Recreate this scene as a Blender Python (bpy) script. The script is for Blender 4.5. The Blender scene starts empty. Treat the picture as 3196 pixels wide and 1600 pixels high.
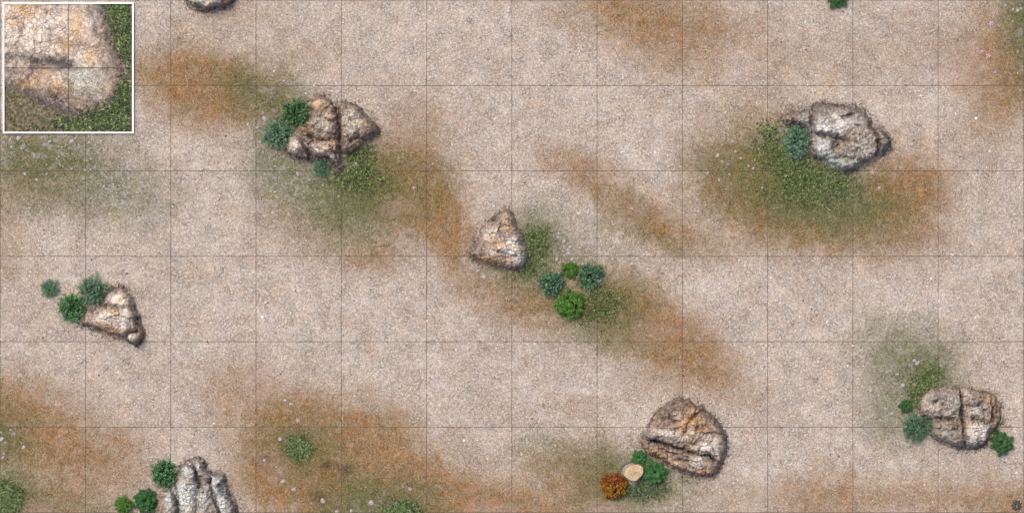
import bpy, math, random
import numpy as np
from mathutils import Vector

# ------------------------------------------------------------------ camera, sky, sun, exposure
scene = bpy.context.scene
COL = scene.collection
CAM_H = 60.0
S = 18.01 / 3196.0                      # metres per photograph pixel at ground level

cd = bpy.data.cameras.new("camera")
cd.sensor_width = 36.0
cd.lens = 36.0 * CAM_H / 18.01
cd.clip_start = 1.0
cd.clip_end = 2000.0
cam = bpy.data.objects.new("camera", cd)
cam.location = (0, 0, CAM_H)
COL.objects.link(cam)
scene.camera = cam

SUN_ELEV, SUN_AZ = math.radians(62), math.radians(-40)      # azimuth clockwise from +Y (top of the picture)
world = bpy.data.worlds.new("World")
scene.world = world
world.use_nodes = True
wn = world.node_tree
bg = wn.nodes["Background"]
sky = wn.nodes.new("ShaderNodeTexSky")
sky.sky_type = 'NISHITA'
sky.sun_disc = False
sky.sun_elevation = SUN_ELEV
sky.sun_rotation = SUN_AZ
sky.dust_density = 5.0
sky.ozone_density = 0.2
wn.links.new(sky.outputs[0], bg.inputs[0])
bg.inputs[1].default_value = 0.15

sl = bpy.data.lights.new("sun", 'SUN')
sl.energy = 1.5
sl.angle = math.radians(20)
sl.color = (1.0, 0.95, 0.88)
sun = bpy.data.objects.new("sun", sl)
sd = Vector((math.sin(SUN_AZ) * math.cos(SUN_ELEV), math.cos(SUN_AZ) * math.cos(SUN_ELEV), math.sin(SUN_ELEV)))
sun.rotation_euler = sd.to_track_quat('Z', 'Y').to_euler()
sun.location = (-10, 12, 25)
COL.objects.link(sun)

scene.view_settings.view_transform = 'Standard'
scene.view_settings.look = 'None'
scene.view_settings.exposure = 0.5
scene.view_settings.gamma = 1.0

rng = np.random.default_rng(7)
random.seed(7)

# ------------------------------------------------------------------ helpers
def P(x, y):
    """photograph pixel -> ground metres"""
    return (np.asarray(x, float) - 1598.0) * S, (800.0 - np.asarray(y, float)) * S

def _hash(ix, iy, seed):
    n = (ix.astype(np.int64) * 374761393 + iy.astype(np.int64) * 668265263 + seed * 974634777) & 0xFFFFFFFF
    n = ((n ^ (n >> 13)) * 1274126177) & 0xFFFFFFFF
    n = (n ^ (n >> 16)) & 0xFFFFFFFF
    return n / 4294967295.0

def vnoise(x, y, seed=0):
    ix, iy = np.floor(x), np.floor(y)
    fx, fy = x - ix, y - iy
    u, v = fx * fx * fx * (fx * (fx * 6 - 15) + 10), fy * fy * fy * (fy * (fy * 6 - 15) + 10)
    ix, iy = ix.astype(np.int64), iy.astype(np.int64)
    def g(dx, dy):
        a = _hash(ix + dx, iy + dy, seed) * 2 * math.pi
        return np.cos(a) * (fx - dx) + np.sin(a) * (fy - dy)
    return 1.4 * ((g(0, 0) * (1 - u) + g(1, 0) * u) * (1 - v) + (g(0, 1) * (1 - u) + g(1, 1) * u) * v)

def fbm(x, y, seed=0, octv=4, gain=0.5, ridged=False):
    s, a, t = 0.0, 1.0, 0.0
    for o in range(octv):
        n = vnoise(x, y, seed + o * 17)
        s = s + a * ((1 - 2 * np.abs(n)) if ridged else n)
        t += a
        a *= gain
        x, y = x * 2.03 + 11.3, y * 2.03 + 5.7
    return s / t

def voronoi(x, y, seed=0):
    """F1, F2, cell id"""
    ix, iy = np.floor(x), np.floor(y)
    f1 = np.full(x.shape, 9.0); f2 = np.full(x.shape, 9.0); cid = np.zeros(x.shape)
    for dx in (-1, 0, 1):
        for dy in (-1, 0, 1):
            cx, cy = ix + dx, iy + dy
            px, py = cx + _hash(cx, cy, seed), cy + _hash(cx, cy, seed + 5)
            d = np.hypot(px - x, py - y)
            c = _hash(cx, cy, seed + 9)
            m = d < f1
            f2 = np.where(m, f1, np.minimum(f2, d))
            cid = np.where(m, c, cid)
            f1 = np.where(m, d, f1)
    return f1, f2, cid

def facets(x, y, seed):
    """tilted planes, one per voronoi cell: broken rock faces"""
    ix, iy = np.floor(x), np.floor(y)
    f1 = np.full(x.shape, 9.0); out = np.zeros(x.shape)
    for dx in (-1, 0, 1):
        for dy in (-1, 0, 1):
            cx, cy = ix + dx, iy + dy
            px, py = cx + _hash(cx.astype(np.int64), cy.astype(np.int64), seed), cy + _hash(cx.astype(np.int64), cy.astype(np.int64), seed + 5)
            d = np.hypot(px - x, py - y)
            v = (x - px) * (_hash(cx.astype(np.int64), cy.astype(np.int64), seed + 11) * 2 - 1) + (y - py) * (_hash(cx.astype(np.int64), cy.astype(np.int64), seed + 12) * 2 - 1) + (_hash(cx.astype(np.int64), cy.astype(np.int64), seed + 13) - .5)
            out = np.where(d < f1, v, out); f1 = np.minimum(f1, d)
    return out

def seg_dist(x, y, pts, closed=False):
    d = np.full(x.shape, 1e9)
    n = len(pts)
    for i in range(n if closed else n - 1):
        ax, ay = pts[i]; bx, by = pts[(i + 1) % n]
        ex, ey = bx - ax, by - ay
        t = np.clip(((x - ax) * ex + (y - ay) * ey) / (ex * ex + ey * ey + 1e-9), 0, 1)
        d = np.minimum(d, np.hypot(x - ax - t * ex, y - ay - t * ey))
    return d

def inside(x, y, pts):
    r = np.zeros(x.shape, bool)
    n = len(pts)
    for i in range(n):
        ax, ay = pts[i]; bx, by = pts[(i + 1) % n]
        if ay == by: continue
        c = ((ay > y) != (by > y)) & (x < (bx - ax) * (y - ay) / (by - ay) + ax)
        r ^= c
    return r

def smooth_poly(pts, it=2):
    for _ in range(it):
        q = []
        for i in range(len(pts)):
            a, b = pts[i], pts[(i + 1) % len(pts)]
            q += [(a[0] * .75 + b[0] * .25, a[1] * .75 + b[1] * .25), (a[0] * .25 + b[0] * .75, a[1] * .25 + b[1] * .75)]
        pts = q
    return pts

def mesh_np(name, V, F, mat, smooth=False, attrs=None):
    V = np.asarray(V, np.float32); F = np.asarray(F, np.int32)
    me = bpy.data.meshes.new(name)
    me.vertices.add(len(V)); me.vertices.foreach_set("co", V.ravel())
    k = F.shape[1]
    me.loops.add(F.size); me.loops.foreach_set("vertex_index", F.ravel())
    me.polygons.add(len(F))
    me.polygons.foreach_set("loop_start", np.arange(0, F.size, k, dtype=np.int32))
    me.polygons.foreach_set("loop_total", np.full(len(F), k, np.int32))
    me.polygons.foreach_set("use_smooth", np.full(len(F), smooth))
    me.update(calc_edges=True)
    me.validate()
    for an, av in (attrs or {}).items():
        a = me.attributes.new(an, 'FLOAT', 'POINT')
        a.data.foreach_set("value", np.asarray(av, np.float32).ravel())
    me.materials.append(mat)
    return me

def link(name, me, parent=None, loc=(0, 0, 0), rz=0.0):
    o = bpy.data.objects.new(name, me)
    COL.objects.link(o)
    o.location = loc
    o.rotation_euler = (0, 0, rz)
    if parent is not None:
        o.parent = parent
    return o

def tag(o, label=None, cat=None, group=None, kind=None):
    if label: o["label"] = label
    if cat: o["category"] = cat
    if group: o["group"] = group
    if kind: o["kind"] = kind
    return o

# ------------------------------------------------------------------ node helper
class NT:
    def __init__(self, name):
        self.m = bpy.data.materials.new(name)
        self.m.use_nodes = True
        self.t = self.m.node_tree
        self.b = self.t.nodes["Principled BSDF"]
        self.out = self.t.nodes["Material Output"]
    def n(self, typ, ins=None, **props):
        nd = self.t.nodes.new(typ)
        for k, v in props.items(): setattr(nd, k, v)
        for k, v in (ins or {}).items(): self.set(nd.inputs[k], v)
        return nd
    def set(self, sock, v):
        if isinstance(v, bpy.types.NodeSocket): self.t.links.new(v, sock)
        elif isinstance(v, tuple) and len(v) == 3 and sock.type == 'RGBA': sock.default_value = (*v, 1)
        else: sock.default_value = v
    def math(self, op, a, b=None, c=None, clamp=False):
        nd = self.n("ShaderNodeMath", operation=op, use_clamp=clamp)
        for i, v in enumerate((a, b, c)):
            if v is not None: self.set(nd.inputs[i], v)
        return nd.outputs[0]
    def mix(self, f, a, b, blend='MIX'):
        nd = self.n("ShaderNodeMix", data_type='RGBA', blend_type=blend)
        self.set(nd.inputs[0], f); self.set(nd.inputs[6], a); self.set(nd.inputs[7], b)
        return nd.outputs[2]
    def attr(self, name):
        return self.n("ShaderNodeAttribute", attribute_name=name).outputs["Fac"]
    def noise(self, vec, scale, detail=3, rough=0.55, dist=0.0):
        return self.n("ShaderNodeTexNoise", {"Vector": vec, "Scale": scale, "Detail": detail, "Roughness": rough, "Distortion": dist}).outputs[0]
    def vor(self, vec, scale, feature='F1'):
        return self.n("ShaderNodeTexVoronoi", {"Vector": vec, "Scale": scale}, feature=feature)
    def ramp(self, f, a, b):
        nd = self.n("ShaderNodeMapRange", {0: f, 1: a, 2: b})
        return nd.outputs[0]
    def cramp(self, f, stops):
        nd = self.n("ShaderNodeValToRGB", {0: f})
        el = nd.color_ramp.elements
        while len(el) < len(stops): el.new(0.5)
        for e, (p, c) in zip(el, stops):
            e.position = p; e.color = (*c, 1)
        return nd.outputs[0]
    def pos(self):
        return self.n("ShaderNodeNewGeometry").outputs["Position"]
    def bump(self, h, strength, dist):
        nd = self.n("ShaderNodeBump", {"Height": h, "Strength": strength, "Distance": dist})
        self.t.links.new(nd.outputs[0], self.b.inputs["Normal"])
    def base(self, c, rough=0.9, spec=0.2):
        self.set(self.b.inputs["Base Color"], c)
        self.b.inputs["Roughness"].default_value = rough
        self.b.inputs["Specular IOR Level"].default_value = spec
        return self.m

def warp(T, p, scale, amt):
    nz = T.n("ShaderNodeTexNoise", {"Vector": p, "Scale": scale, "Detail": 3})
    v = T.n("ShaderNodeVectorMath", {0: nz.outputs[1], 1: (0.5, 0.5, 0.5)}, operation='SUBTRACT')
    v2 = T.n("ShaderNodeVectorMath", {0: v.outputs[0], 3: amt}, operation='SCALE')
    return T.n("ShaderNodeVectorMath", {0: p, 1: v2.outputs[0]}, operation='ADD').outputs[0]

# ------------------------------------------------------------------ ground-cover zones (photograph pixels of a 2576-wide view)
K = 3196.0 / 2576.0
def blob(x, y, bl, seed):
    cx, cy, rx, ry, ang, s = bl
    a = math.radians(ang)
    dx, dy = x - cx, y - cy
    u = (dx * math.cos(a) + dy * math.sin(a)) / rx
    v = (-dx * math.sin(a) + dy * math.cos(a)) / ry
    return s * np.exp(-(u * u + v * v))

BROWN = [(1010, 465, 90, 50, 35, .8), (1085, 520, 50, 70, -25, .6), (1050, 400, 45, 50, 0, .2), (1570, 790, 130, 50, 28, .7), (1690, 865, 110, 40, 35, .6), (690, 1130, 60, 60, 0, .7), (790, 1200, 80, 60, 0, .6), (520, 230, 80, 45, 10, .5), (2290, 480, 60, 55, 0, .5), (1900, 450, 70, 60, 0, .4), (500, 215, 100, 70, 15, .95), (600, 235, 90, 60, 20, .7), (390, 190, 70, 40, 10, .35), (1020, 480, 95, 70, 30, .95), (1060, 310, 80, 70, 20, .35),
         (1128, 580, 32, 75, -12, 1.0), (1100, 520, 40, 60, -20, .6), (800, 585, 120, 60, 15, .35), (940, 640, 55, 35, 0, .5), (1430, 410, 80, 30, 10, .4), (1500, 450, 80, 28, 25, .4), (1570, 510, 90, 32, 25, .55),
         (1670, 585, 120, 40, 22, .6), (1620, 790, 120, 60, 35, .7), (1730, 890, 130, 50, 32, .6), (1340, 770, 110, 50, 15, .6), (1230, 720, 70, 40, 10, .4),
         (1590, 40, 130, 60, 10, .7), (1780, 70, 110, 60, 0, .45), (1690, 150, 90, 50, 0, .3), (2520, 110, 75, 110, 0, .55), (2490, 260, 60, 90, 0, .4), (2560, 200, 50, 90, 0, .45),
         (1850, 420, 100, 80, 0, .6), (1900, 500, 100, 60, 20, .7), (2270, 490, 85, 75, 0, .95), (2090, 590, 190, 50, 5, .6), (2010, 560, 100, 40, 0, .4), (1880, 290, 80, 50, 0, .25),
         (760, 1040, 150, 50, 5, .65), (690, 1170, 70, 60, 30, 1.0), (850, 1170, 110, 90, 0, .95), (960, 1120, 90, 60, 30, .7), (1090, 1215, 130, 60, 15, .75), (800, 1250, 110, 60, 0, .6),
         (1260, 1275, 220, 40, 0, .7), (1400, 1180, 120, 60, 0, .35), (600, 960, 90, 60, 20, .3), (1480, 1200, 70, 60, 0, .5), (1470, 1030, 60, 30, 0, .25),
         (60, 1080, 130, 80, 5, .8), (20, 1010, 70, 60, 0, .6), (180, 1150, 120, 60, 10, .6), (110, 1270, 140, 50, 0, .6), (0, 600, 50, 90, 0, .35), (100, 420, 130, 70, 0, .45),
         (2250, 1250, 400, 40, 0, .4), (2550, 1270, 120, 50, 0, .5), (2110, 1260, 90, 50, 0, .4), (1640, 960, 60, 40, 0, .25), (310, 1130, 80, 60, 0, .3), (2000, 150, 120, 60, 0, .22),
         (760, 130, 80, 40, 0, .2), (2330, 130, 120, 70, 0, .22), (590, 30, 90, 40, 0, .25)]
GREEN = [(620, 230, 60, 45, 20, .5), (600, 190, 50, 30, 0, .3), (90, 390, 150, 70, 0, .75), (250, 450, 130, 70, 20, .4), (90, 480, 130, 60, 0, .35), (700, 300, 60, 90, 0, .6), (690, 240, 60, 40, 0, .4),
         (780, 490, 120, 60, 10, .5), (900, 470, 110, 90, 0, .9), (900, 560, 90, 50, 10, .25), (700, 420, 60, 70, 0, .4), (860, 600, 60, 40, 0, .15), (1080, 470, 50, 60, 0, .3), (330, 520, 90, 60, 0, .3),
         (1350, 620, 60, 80, 10, .9), (1480, 640, 90, 60, 0, .3), (1330, 700, 90, 35, 10, .5), (1500, 800, 100, 55, 20, .8), (1570, 760, 60, 50, 0, .5), (1660, 600, 90, 30, 20, .3), (1570, 520, 70, 30, 10, .25),
         (2565, 90, 35, 110, 0, .7), (2570, 30, 40, 60, 0, .5), (1980, 430, 110, 100, 0, .8), (2070, 510, 150, 65, 10, .9), (1830, 430, 60, 60, 0, .3), (2170, 520, 80, 50, 0, .4), (1800, 420, 40, 50, 90, .3),
         (2240, 880, 90, 70, 20, .45), (2270, 980, 80, 90, 0, .5), (2340, 930, 60, 60, 0, .9), (2230, 1060, 70, 60, 0, .3), (750, 1125, 75, 60, 0, .8), (960, 1265, 110, 50, 0, .75), (1010, 1275, 70, 40, 0, .6), (890, 1200, 50, 40, 0, .3),
         (1590, 1215, 110, 60, 0, .9), (1520, 1160, 60, 50, 0, .4), (20, 1100, 50, 60, 0, .7), (15, 1250, 60, 60, 0, .95), (90, 1260, 60, 40, 0, .5), (220, 1275, 80, 25, 0, .35), (1380, 1130, 70, 50, 0, .3), (860, 1260, 60, 40, 0, .4)]
PINK = [(1530, 1280, 40, 25, 0, .4), (1240, 1285, 60, 20, 0, .5), (650, 960, 60, 40, 0, .25), (90, 1285, 50, 18, 0, .5), (705, 1190, 30, 18, 0, .5), (2260, 1285, 60, 20, 0, .3), (1580, 520, 40, 20, 0, .3), (2440, 160, 60, 50, 0, .3),
        (990, 520, 40, 20, 0, .35), (660, 1150, 30, 20, 0, .5), (1640, 830, 60, 40, 0, .3), (280, 1240, 30, 20, 0, .3)]
GREY = [(110, 380, 150, 60, 0, .7), (320, 470, 90, 60, 20, .75), (680, 290, 45, 90, 0, .7), (700, 480, 80, 50, 0, .6), (1470, 620, 60, 50, 20, .6), (2280, 890, 60, 40, 0, .5), (2240, 1000, 50, 50, 0, .4), (400, 550, 40, 30, 0, .4),
        (20, 1090, 40, 40, 0, .6), (970, 1270, 90, 25, 0, .5), (2570, 50, 30, 60, 0, .5), (1780, 420, 60, 60, 0, .3)]
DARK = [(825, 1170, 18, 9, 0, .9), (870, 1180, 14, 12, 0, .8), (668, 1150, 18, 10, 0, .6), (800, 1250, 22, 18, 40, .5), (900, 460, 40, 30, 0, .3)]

GROW = {1: 1.3, 2: 1.25, 3: 1.1, 4: 1.1, 5: 1.0}
def zones(xs, ys):
    """xs, ys in photograph pixels; returns the ground-cover amounts"""
    x, y = np.asarray(xs, float) / K, np.asarray(ys, float) / K
    wx = x + 34 * fbm(x / 70, y / 70, 3, 5, .6)
    wy = y + 34 * fbm(x / 70, y / 70, 41, 5, .6)
    out = []
    for lst, sd_ in ((BROWN, 1), (GREEN, 2), (PINK, 3), (GREY, 4), (DARK, 5)):
        m = np.zeros(x.shape)
        for b in lst: m = 1 - (1 - m) * (1 - np.clip((1.2 if sd_ == 1 else .95) * blob(wx if sd_ < 5 else x, wy if sd_ < 5 else y, (b[0], b[1], b[2] * GROW[sd_], b[3] * GROW[sd_], b[4], b[5]), sd_), 0, 1))
        m *= 1 + .45 * fbm(x / 28, y / 28, 60 + sd_, 3)
        out.append(np.clip(m, 0, 1))
    off = (np.abs(xs - 1598) > 1640) | (np.abs(ys - 800) > 850)        # beyond the photo: the same ground goes on
    gen = np.clip(fbm(x / 260, y / 260, 77, 4) * 1.6, 0, 1)
    gen2 = np.clip(fbm(x / 200, y / 200, 97, 4) * 1.6 - .1, 0, 1)
    out[0] = np.where(off, np.maximum(out[0], gen), out[0]); out[1] = np.where(off, np.maximum(out[1], gen2), out[1])
    return out

# ------------------------------------------------------------------ materials
def ground_mat():
    T = NT("gravel_ground")
    p = T.pos()
    pw = warp(T, p, 9, .05)
    v1 = T.vor(pw, 44)
    v2 = T.vor(pw, 88)
    ve = T.vor(warp(T, p, 14, .06), 17, 'DISTANCE_TO_EDGE').outputs[0]
    c1 = T.n("ShaderNodeSeparateColor", {0: v1.outputs["Color"]})
    c2 = T.n("ShaderNodeSeparateColor", {0: v2.outputs["Color"]})
    nf = T.noise(p, 110, 3, .65)
    nm = T.noise(p, 8, 4, .6)
    nl = T.noise(p, .9, 4, .6)
    g = T.math('MULTIPLY_ADD', c1.outputs[0], .27, T.math('MULTIPLY', c2.outputs[0], .24))
    g = T.math('MULTIPLY_ADD', nf, .6, T.math('SUBTRACT', g, .05))
    g = T.math('MULTIPLY_ADD', nm, .26, T.math('SUBTRACT', g, .11))
    g = T.math('MULTIPLY_ADD', nl, .36, T.math('SUBTRACT', g, .17))
    g = T.math('MULTIPLY_ADD', T.noise(p, 2.6, 4, .65), .24, T.math('SUBTRACT', g, .12), clamp=True)
    grav = T.cramp(g, [(0.05, (.072, .058, .047)), (.28, (.21, .170, .137)), (.5, (.345, .290, .241)), (.74, (.50, .44, .38)), (.95, (.76, .71, .65))])
    hue = T.noise(p, 2.1, 3, .6)
    grav = T.mix(T.ramp(hue, .5, .75), grav, T.mix(1.0, grav, (1.04, .95, .86), 'MULTIPLY'))
    grav = T.mix(T.ramp(hue, .5, .28), grav, T.mix(1.0, grav, (.97, .98, 1.03), 'MULTIPLY'))
    crack = T.ramp(ve, .06, .0)
    crack = T.math('MULTIPLY', crack, T.ramp(T.noise(p, 4, 3), .42, .62))
    grav = T.mix(T.math('MULTIPLY', crack, .8), grav, (.09, .07, .06))
    # dry brown turf
    gb = T.math('ADD', T.math('MULTIPLY', c2.outputs[1], .45), T.math('MULTIPLY', T.math('ADD', nf, T.math('MULTIPLY', T.math('SUBTRACT', nm, .5), .8)), .55))
    brown = T.cramp(gb, [(.15, (.048, .028, .012)), (.4, (.15, .092, .040)), (.6, (.255, .166, .082)), (.85, (.45, .33, .20))])
    brown = T.mix(T.ramp(T.noise(p, 3.3, 3), .4, .65), brown, T.mix(1.0, brown, (1.15, .88, .65), 'MULTIPLY'))
    green = T.cramp(gb, [(.1, (.018, .026, .008)), (.45, (.070, .086, .031)), (.7, (.135, .142, .062)), (.95, (.28, .26, .15))])
    pink = T.mix(g, (.22, .135, .11), (.50, .36, .315))
    grey = T.mix(g, (.16, .14, .145), (.50, .45, .45))
    grn = T.noise(p, 9, 6, .75)
    def m(attr, edge=1.0):
        a = T.attr(attr)
        j = T.math('MULTIPLY_ADD', T.math('SUBTRACT', T.math('MULTIPLY_ADD', grn, .8, T.math('MULTIPLY', c1.outputs[1], .3)), .55), edge, T.math('MULTIPLY', a, 1.12))
        return T.math('MULTIPLY', T.math('MULTIPLY', j, T.ramp(a, 0, .15), clamp=True), .92)
    c = T.mix(m("brown"), grav, brown)
    c = T.mix(m("green"), c, green)
    c = T.mix(m("pink"), c, pink)
    st = T.math('MULTIPLY', T.attr("grey"), T.ramp(T.noise(p, 7, 3, .6), .52, .64))
    c = T.mix(st, c, grey)
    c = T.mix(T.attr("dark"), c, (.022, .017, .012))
    speck = T.math('GREATER_THAN', c2.outputs[2], .975)
    c = T.mix(T.math('MULTIPLY', speck, T.math('SUBTRACT', .6, T.math('ADD', T.attr("green"), T.attr("brown")), clamp=True)), c, (.75, .70, .65))
    h = T.math('ADD', T.math('MULTIPLY', g, .7), T.math('MULTIPLY', T.math('SUBTRACT', 1, crack), .3))
    T.bump(h, .9, .02)
    return T.base(c, .95, .1)

def grid_factor(T, p):
    """the thin painted survey lines, every 1.5 m, where they run over stone"""
    sp = T.n("ShaderNodeSeparateXYZ", {0: p})
    f = None
    for o, off in ((0, (0.7 - 1598) * S), (1, (800 - 1.0) * S)):
        a = T.math('DIVIDE', T.math('SUBTRACT', sp.outputs[o], off), CELL)
        a = T.math('ABSOLUTE', T.math('SUBTRACT', T.math('FRACT', T.math('ADD', a, .5)), .5))
        a = T.math('LESS_THAN', a, .004 / CELL)
        f = a if f is None else T.math('MAXIMUM', f, a)
    return f
CELL = 266.1 * S

def rock_mat(name, k=1.0, grid=True, soft=1.0, pl=(.12, .42), cg=(.64, .40)):
    T = NT(name)
    p = T.pos()
    pw = warp(T, p, 5 / k, .16 * k)
    n1 = T.noise(pw, 3.2 / k, 5, .62)
    n2 = T.noise(p, 14 / k, 5, .65, .6)
    n3 = T.noise(p, 55 / k, 3, .6)
    e1 = T.vor(pw, 11 / k, 'DISTANCE_TO_EDGE').outputs[0]
    e2 = T.vor(warp(T, p, 16 / k, .05 * k), 27 / k, 'DISTANCE_TO_EDGE').outputs[0]
    v = T.math('MULTIPLY_ADD', n2, .75, T.math('MULTIPLY', n3, .45))
    v = T.math('MULTIPLY_ADD', n1, .45, T.math('SUBTRACT', v, .33), clamp=True)
    base = T.cramp(v, [(.1, (.07, .05, .04)), (.35, (.205, .148, .113)), (.55, (.345, .265, .21)), (.85, (.52, .43, .355))])
    pale = T.cramp(v, [(.1, (.22, .165, .125)), (.35, (.55, .465, .385)), (.55, (.75, .68, .60)), (.9, (.88, .86, .81))])
    c = T.mix(T.math('MULTIPLY', T.attr("pale"), T.ramp(n2, pl[0], pl[1]), clamp=True), base, pale)
    och = T.cramp(v, [(.12, (.18, .095, .04)), (.45, (.50, .29, .125)), (.8, (.72, .50, .29))])
    c = T.mix(T.math('MULTIPLY', T.math('ADD', T.math('MULTIPLY', T.attr("ochre"), 1.0), T.math('MULTIPLY', T.ramp(n1, .5, .7), .55), clamp=True), T.ramp(n2, .34, .56)), c, och)
    c = T.mix(T.math('MULTIPLY', T.attr("cool"), .8), c, T.mix(1.0, c, (.86, .97, 1.10), 'MULTIPLY'))
    lic = T.cramp(v, [(.15, (.11, .13, .11)), (.45, (.45, .51, .44)), (.8, (.76, .81, .75))])
    c = T.mix(T.math('MULTIPLY', T.attr("lichen"), T.ramp(n3, .3, .6)), c, lic)
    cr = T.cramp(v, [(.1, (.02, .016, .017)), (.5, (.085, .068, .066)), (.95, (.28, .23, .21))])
    c = T.mix(T.math('MULTIPLY', T.attr("crust_shade"), T.ramp(n2, cg[0], cg[1]), clamp=True), c, cr)  # dark weathered stone, also painting shade into rims and crevices
    ck = T.math('MULTIPLY', T.ramp(e1, .05, .0), T.ramp(T.noise(p, 3.5 / k, 3), .35, .6))
    ck2 = T.math('MULTIPLY', T.ramp(e2, .10, .0), T.ramp(T.noise(p, 6 / k, 3), .42, .66))
    ck = T.math('MAXIMUM', ck, T.math('MULTIPLY', ck2, .8))
    c = T.mix(T.math('MULTIPLY', ck, .8 * soft), c, (.055, .042, .036))
    if grid:
        c = T.mix(T.math('MULTIPLY', grid_factor(T, p), .5), c, (.05, .045, .04))
    h = T.math('SUBTRACT', T.math('MULTIPLY_ADD', n2, .8, T.math('MULTIPLY', n3, .35)), T.math('MULTIPLY', ck, .6))
    T.bump(h, .9, .035 * k)
    return T.base(c, .92, .15)

def tone_mat(name, stops, rough=.6, spec=.3, trans=0.0, vary=.0):
    T = NT(name)
    t = T.attr("tone")
    c = T.cramp(t, stops)
    oi = T.n("ShaderNodeObjectInfo").outputs["Random"]
    if vary:
        hs = T.n("ShaderNodeHueSaturation", {"Hue": T.math('MULTIPLY_ADD', oi, vary, .5 - vary / 2), "Color": c, "Value": T.math('MULTIPLY_ADD', oi, .3, .85)})
        c = hs.outputs[0]
    m = T.base(c, rough, spec)
    if trans:
        tr = T.n("ShaderNodeBsdfTranslucent", {"Color": c})
        mx = T.n("ShaderNodeMixShader", {0: trans, 1: T.b.outputs[0], 2: tr.outputs[0]})
        T.t.links.new(mx.outputs[0], T.out.inputs[0])
    return m

def plain(name, col, rough=.8, nscale=40, amt=.3, spec=.3):
    T = NT(name)
    n = T.noise(T.n("ShaderNodeTexCoord").outputs["Object"], nscale, 4, .6)
    c = T.mix(n, tuple(x * (1 - amt) for x in col), tuple(min(1, x * (1 + amt)) for x in col))
    T.bump(n, .4, .006)
    return T.base(c, rough, spec)

M_GROUND = ground_mat()
M_ROCK = rock_mat("weathered_rock")
M_ROCK_BIG = rock_mat("weathered_rock_close_up", 1.1, False, .5, (.28, .56), (.92, .5))
M_LINE = plain("grid_line_paint", (.075, .065, .055), .9, 3.0, .5, .1)
M_STONE = None
M_STEM = plain("shrub_stem", (.09, .06, .035), .9)
LEAF = {
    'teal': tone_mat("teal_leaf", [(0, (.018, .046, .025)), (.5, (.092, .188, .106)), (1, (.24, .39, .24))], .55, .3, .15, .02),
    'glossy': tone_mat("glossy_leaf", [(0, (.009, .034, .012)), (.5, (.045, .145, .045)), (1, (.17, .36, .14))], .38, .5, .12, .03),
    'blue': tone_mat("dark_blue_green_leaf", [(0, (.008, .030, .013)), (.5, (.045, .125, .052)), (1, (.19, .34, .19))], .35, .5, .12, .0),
    'moss': tone_mat("bright_round_leaf", [(0, (.014, .04, .006)), (.5, (.07, .19, .027)), (1, (.18, .35, .07))], .5, .3, .15, .03),
    'fern': tone_mat("emerald_frond_leaf", [(0, (.010, .032, .010)), (.5, (.05, .155, .045)), (1, (.16, .35, .12))], .5, .3, .15, .02),
    'orange': tone_mat("autumn_leaf", [(0, (.06, .012, .006)), (.35, (.22, .045, .01)), (.62, (.38, .10, .015)), (.78, (.42, .22, .02)), (1, (.50, .40, .05))], .5, .3, .15, .0),
}
M_LUSH = tone_mat("green_grass_blade", [(0, (.020, .034, .010)), (.5, (.088, .138, .038)), (1, (.32, .40, .15))], .55, .3, .2)
M_COOL = tone_mat("cool_green_grass_blade", [(0, (.018, .034, .014)), (.5, (.068, .115, .048)), (1, (.27, .36, .18))], .55, .3, .2)
M_TUFT = tone_mat("tuft_blade", [(0, (.018, .032, .010)), (.5, (.085, .135, .046)), (1, (.30, .39, .16))], .55, .3, .2)
M_DRY = tone_mat("dry_grass_blade", [(0, (.055, .028, .011)), (.3, (.19, .105, .04)), (.55, (.30, .19, .085)), (.75, (.25, .21, .065)), (1, (.52, .40, .24))], .7, .2, .15)

# ------------------------------------------------------------------ the ground: one sheet out to the horizon
def axis(lo, hi, step, far):
    fine = np.arange(lo, hi + 1e-6, step)
    r = []
    d = step
    x = 0
    while x < far:
        d *= 1.35; x += d; r.append(x)
    r = np.array(r)
    return np.concatenate([(lo - r)[::-1], fine, hi + r])
gx, gy = axis(-9.4, 9.4, .055, 500), axis(-4.95, 4.95, .055, 500)
GX, GY = np.meshgrid(gx, gy)
zz = zones(GX / S + 1598, 800 - GY / S)
nx, ny = len(gx), len(gy)
idx = np.arange(nx * ny).reshape(ny, nx)
F = np.stack([idx[:-1, :-1], idx[:-1, 1:], idx[1:, 1:], idx[1:, :-1]], -1).reshape(-1, 4)
V = np.stack([GX.ravel(), GY.ravel(), np.zeros(nx * ny)], -1)
me = mesh_np("ground", V, F, M_GROUND, False, dict(brown=zz[0], green=zz[1], pink=zz[2], grey=zz[3], dark=zz[4]))
tag(link("ground", me), kind="structure")

# painted grid lines, 4 mm above the ground
def grid_lines():
    V, F = [], []
    def strip(a, b, vert):
        n = 260
        t = np.linspace(a, b, n)
        return t
    for vert, ks, off, lo, hi in ((True, range(-3, 16), .7, -14, 14), (False, range(-3, 10), 1.0, -14, 14)):
        for k in ks:
            q = 266.1 * k + off
            c = (q - 1598) * S if vert else (800 - q) * S
            t = np.linspace(lo, hi, 700)
            w = .0039 + .0018 * vnoise(t * 9, np.full_like(t, k * 3.1 + vert), 5) + .0012 * vnoise(t * 40, np.full_like(t, k * 1.7), 6)
            j = .0012 * vnoise(t * 14, np.full_like(t, k * 2.3 + .5), 8)
            b0 = len(V)
            z = .004 if vert else .0046
            for tt, ww, jj in zip(t, w, j):
                if vert: V += [(c + jj - ww, tt, z), (c + jj + ww, tt, z)]
                else: V += [(tt, c + jj - ww, z), (tt, c + jj + ww, z)]
            for i in range(len(t) - 1):
                a = b0 + 2 * i
                F.append((a, a + 1, a + 3, a + 2) if vert else (a, a + 2, a + 3, a + 1))
    me = mesh_np("grid_lines", V, F, M_LINE)
    tag(link("grid_lines", me), kind="structure")
grid_lines()

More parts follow.
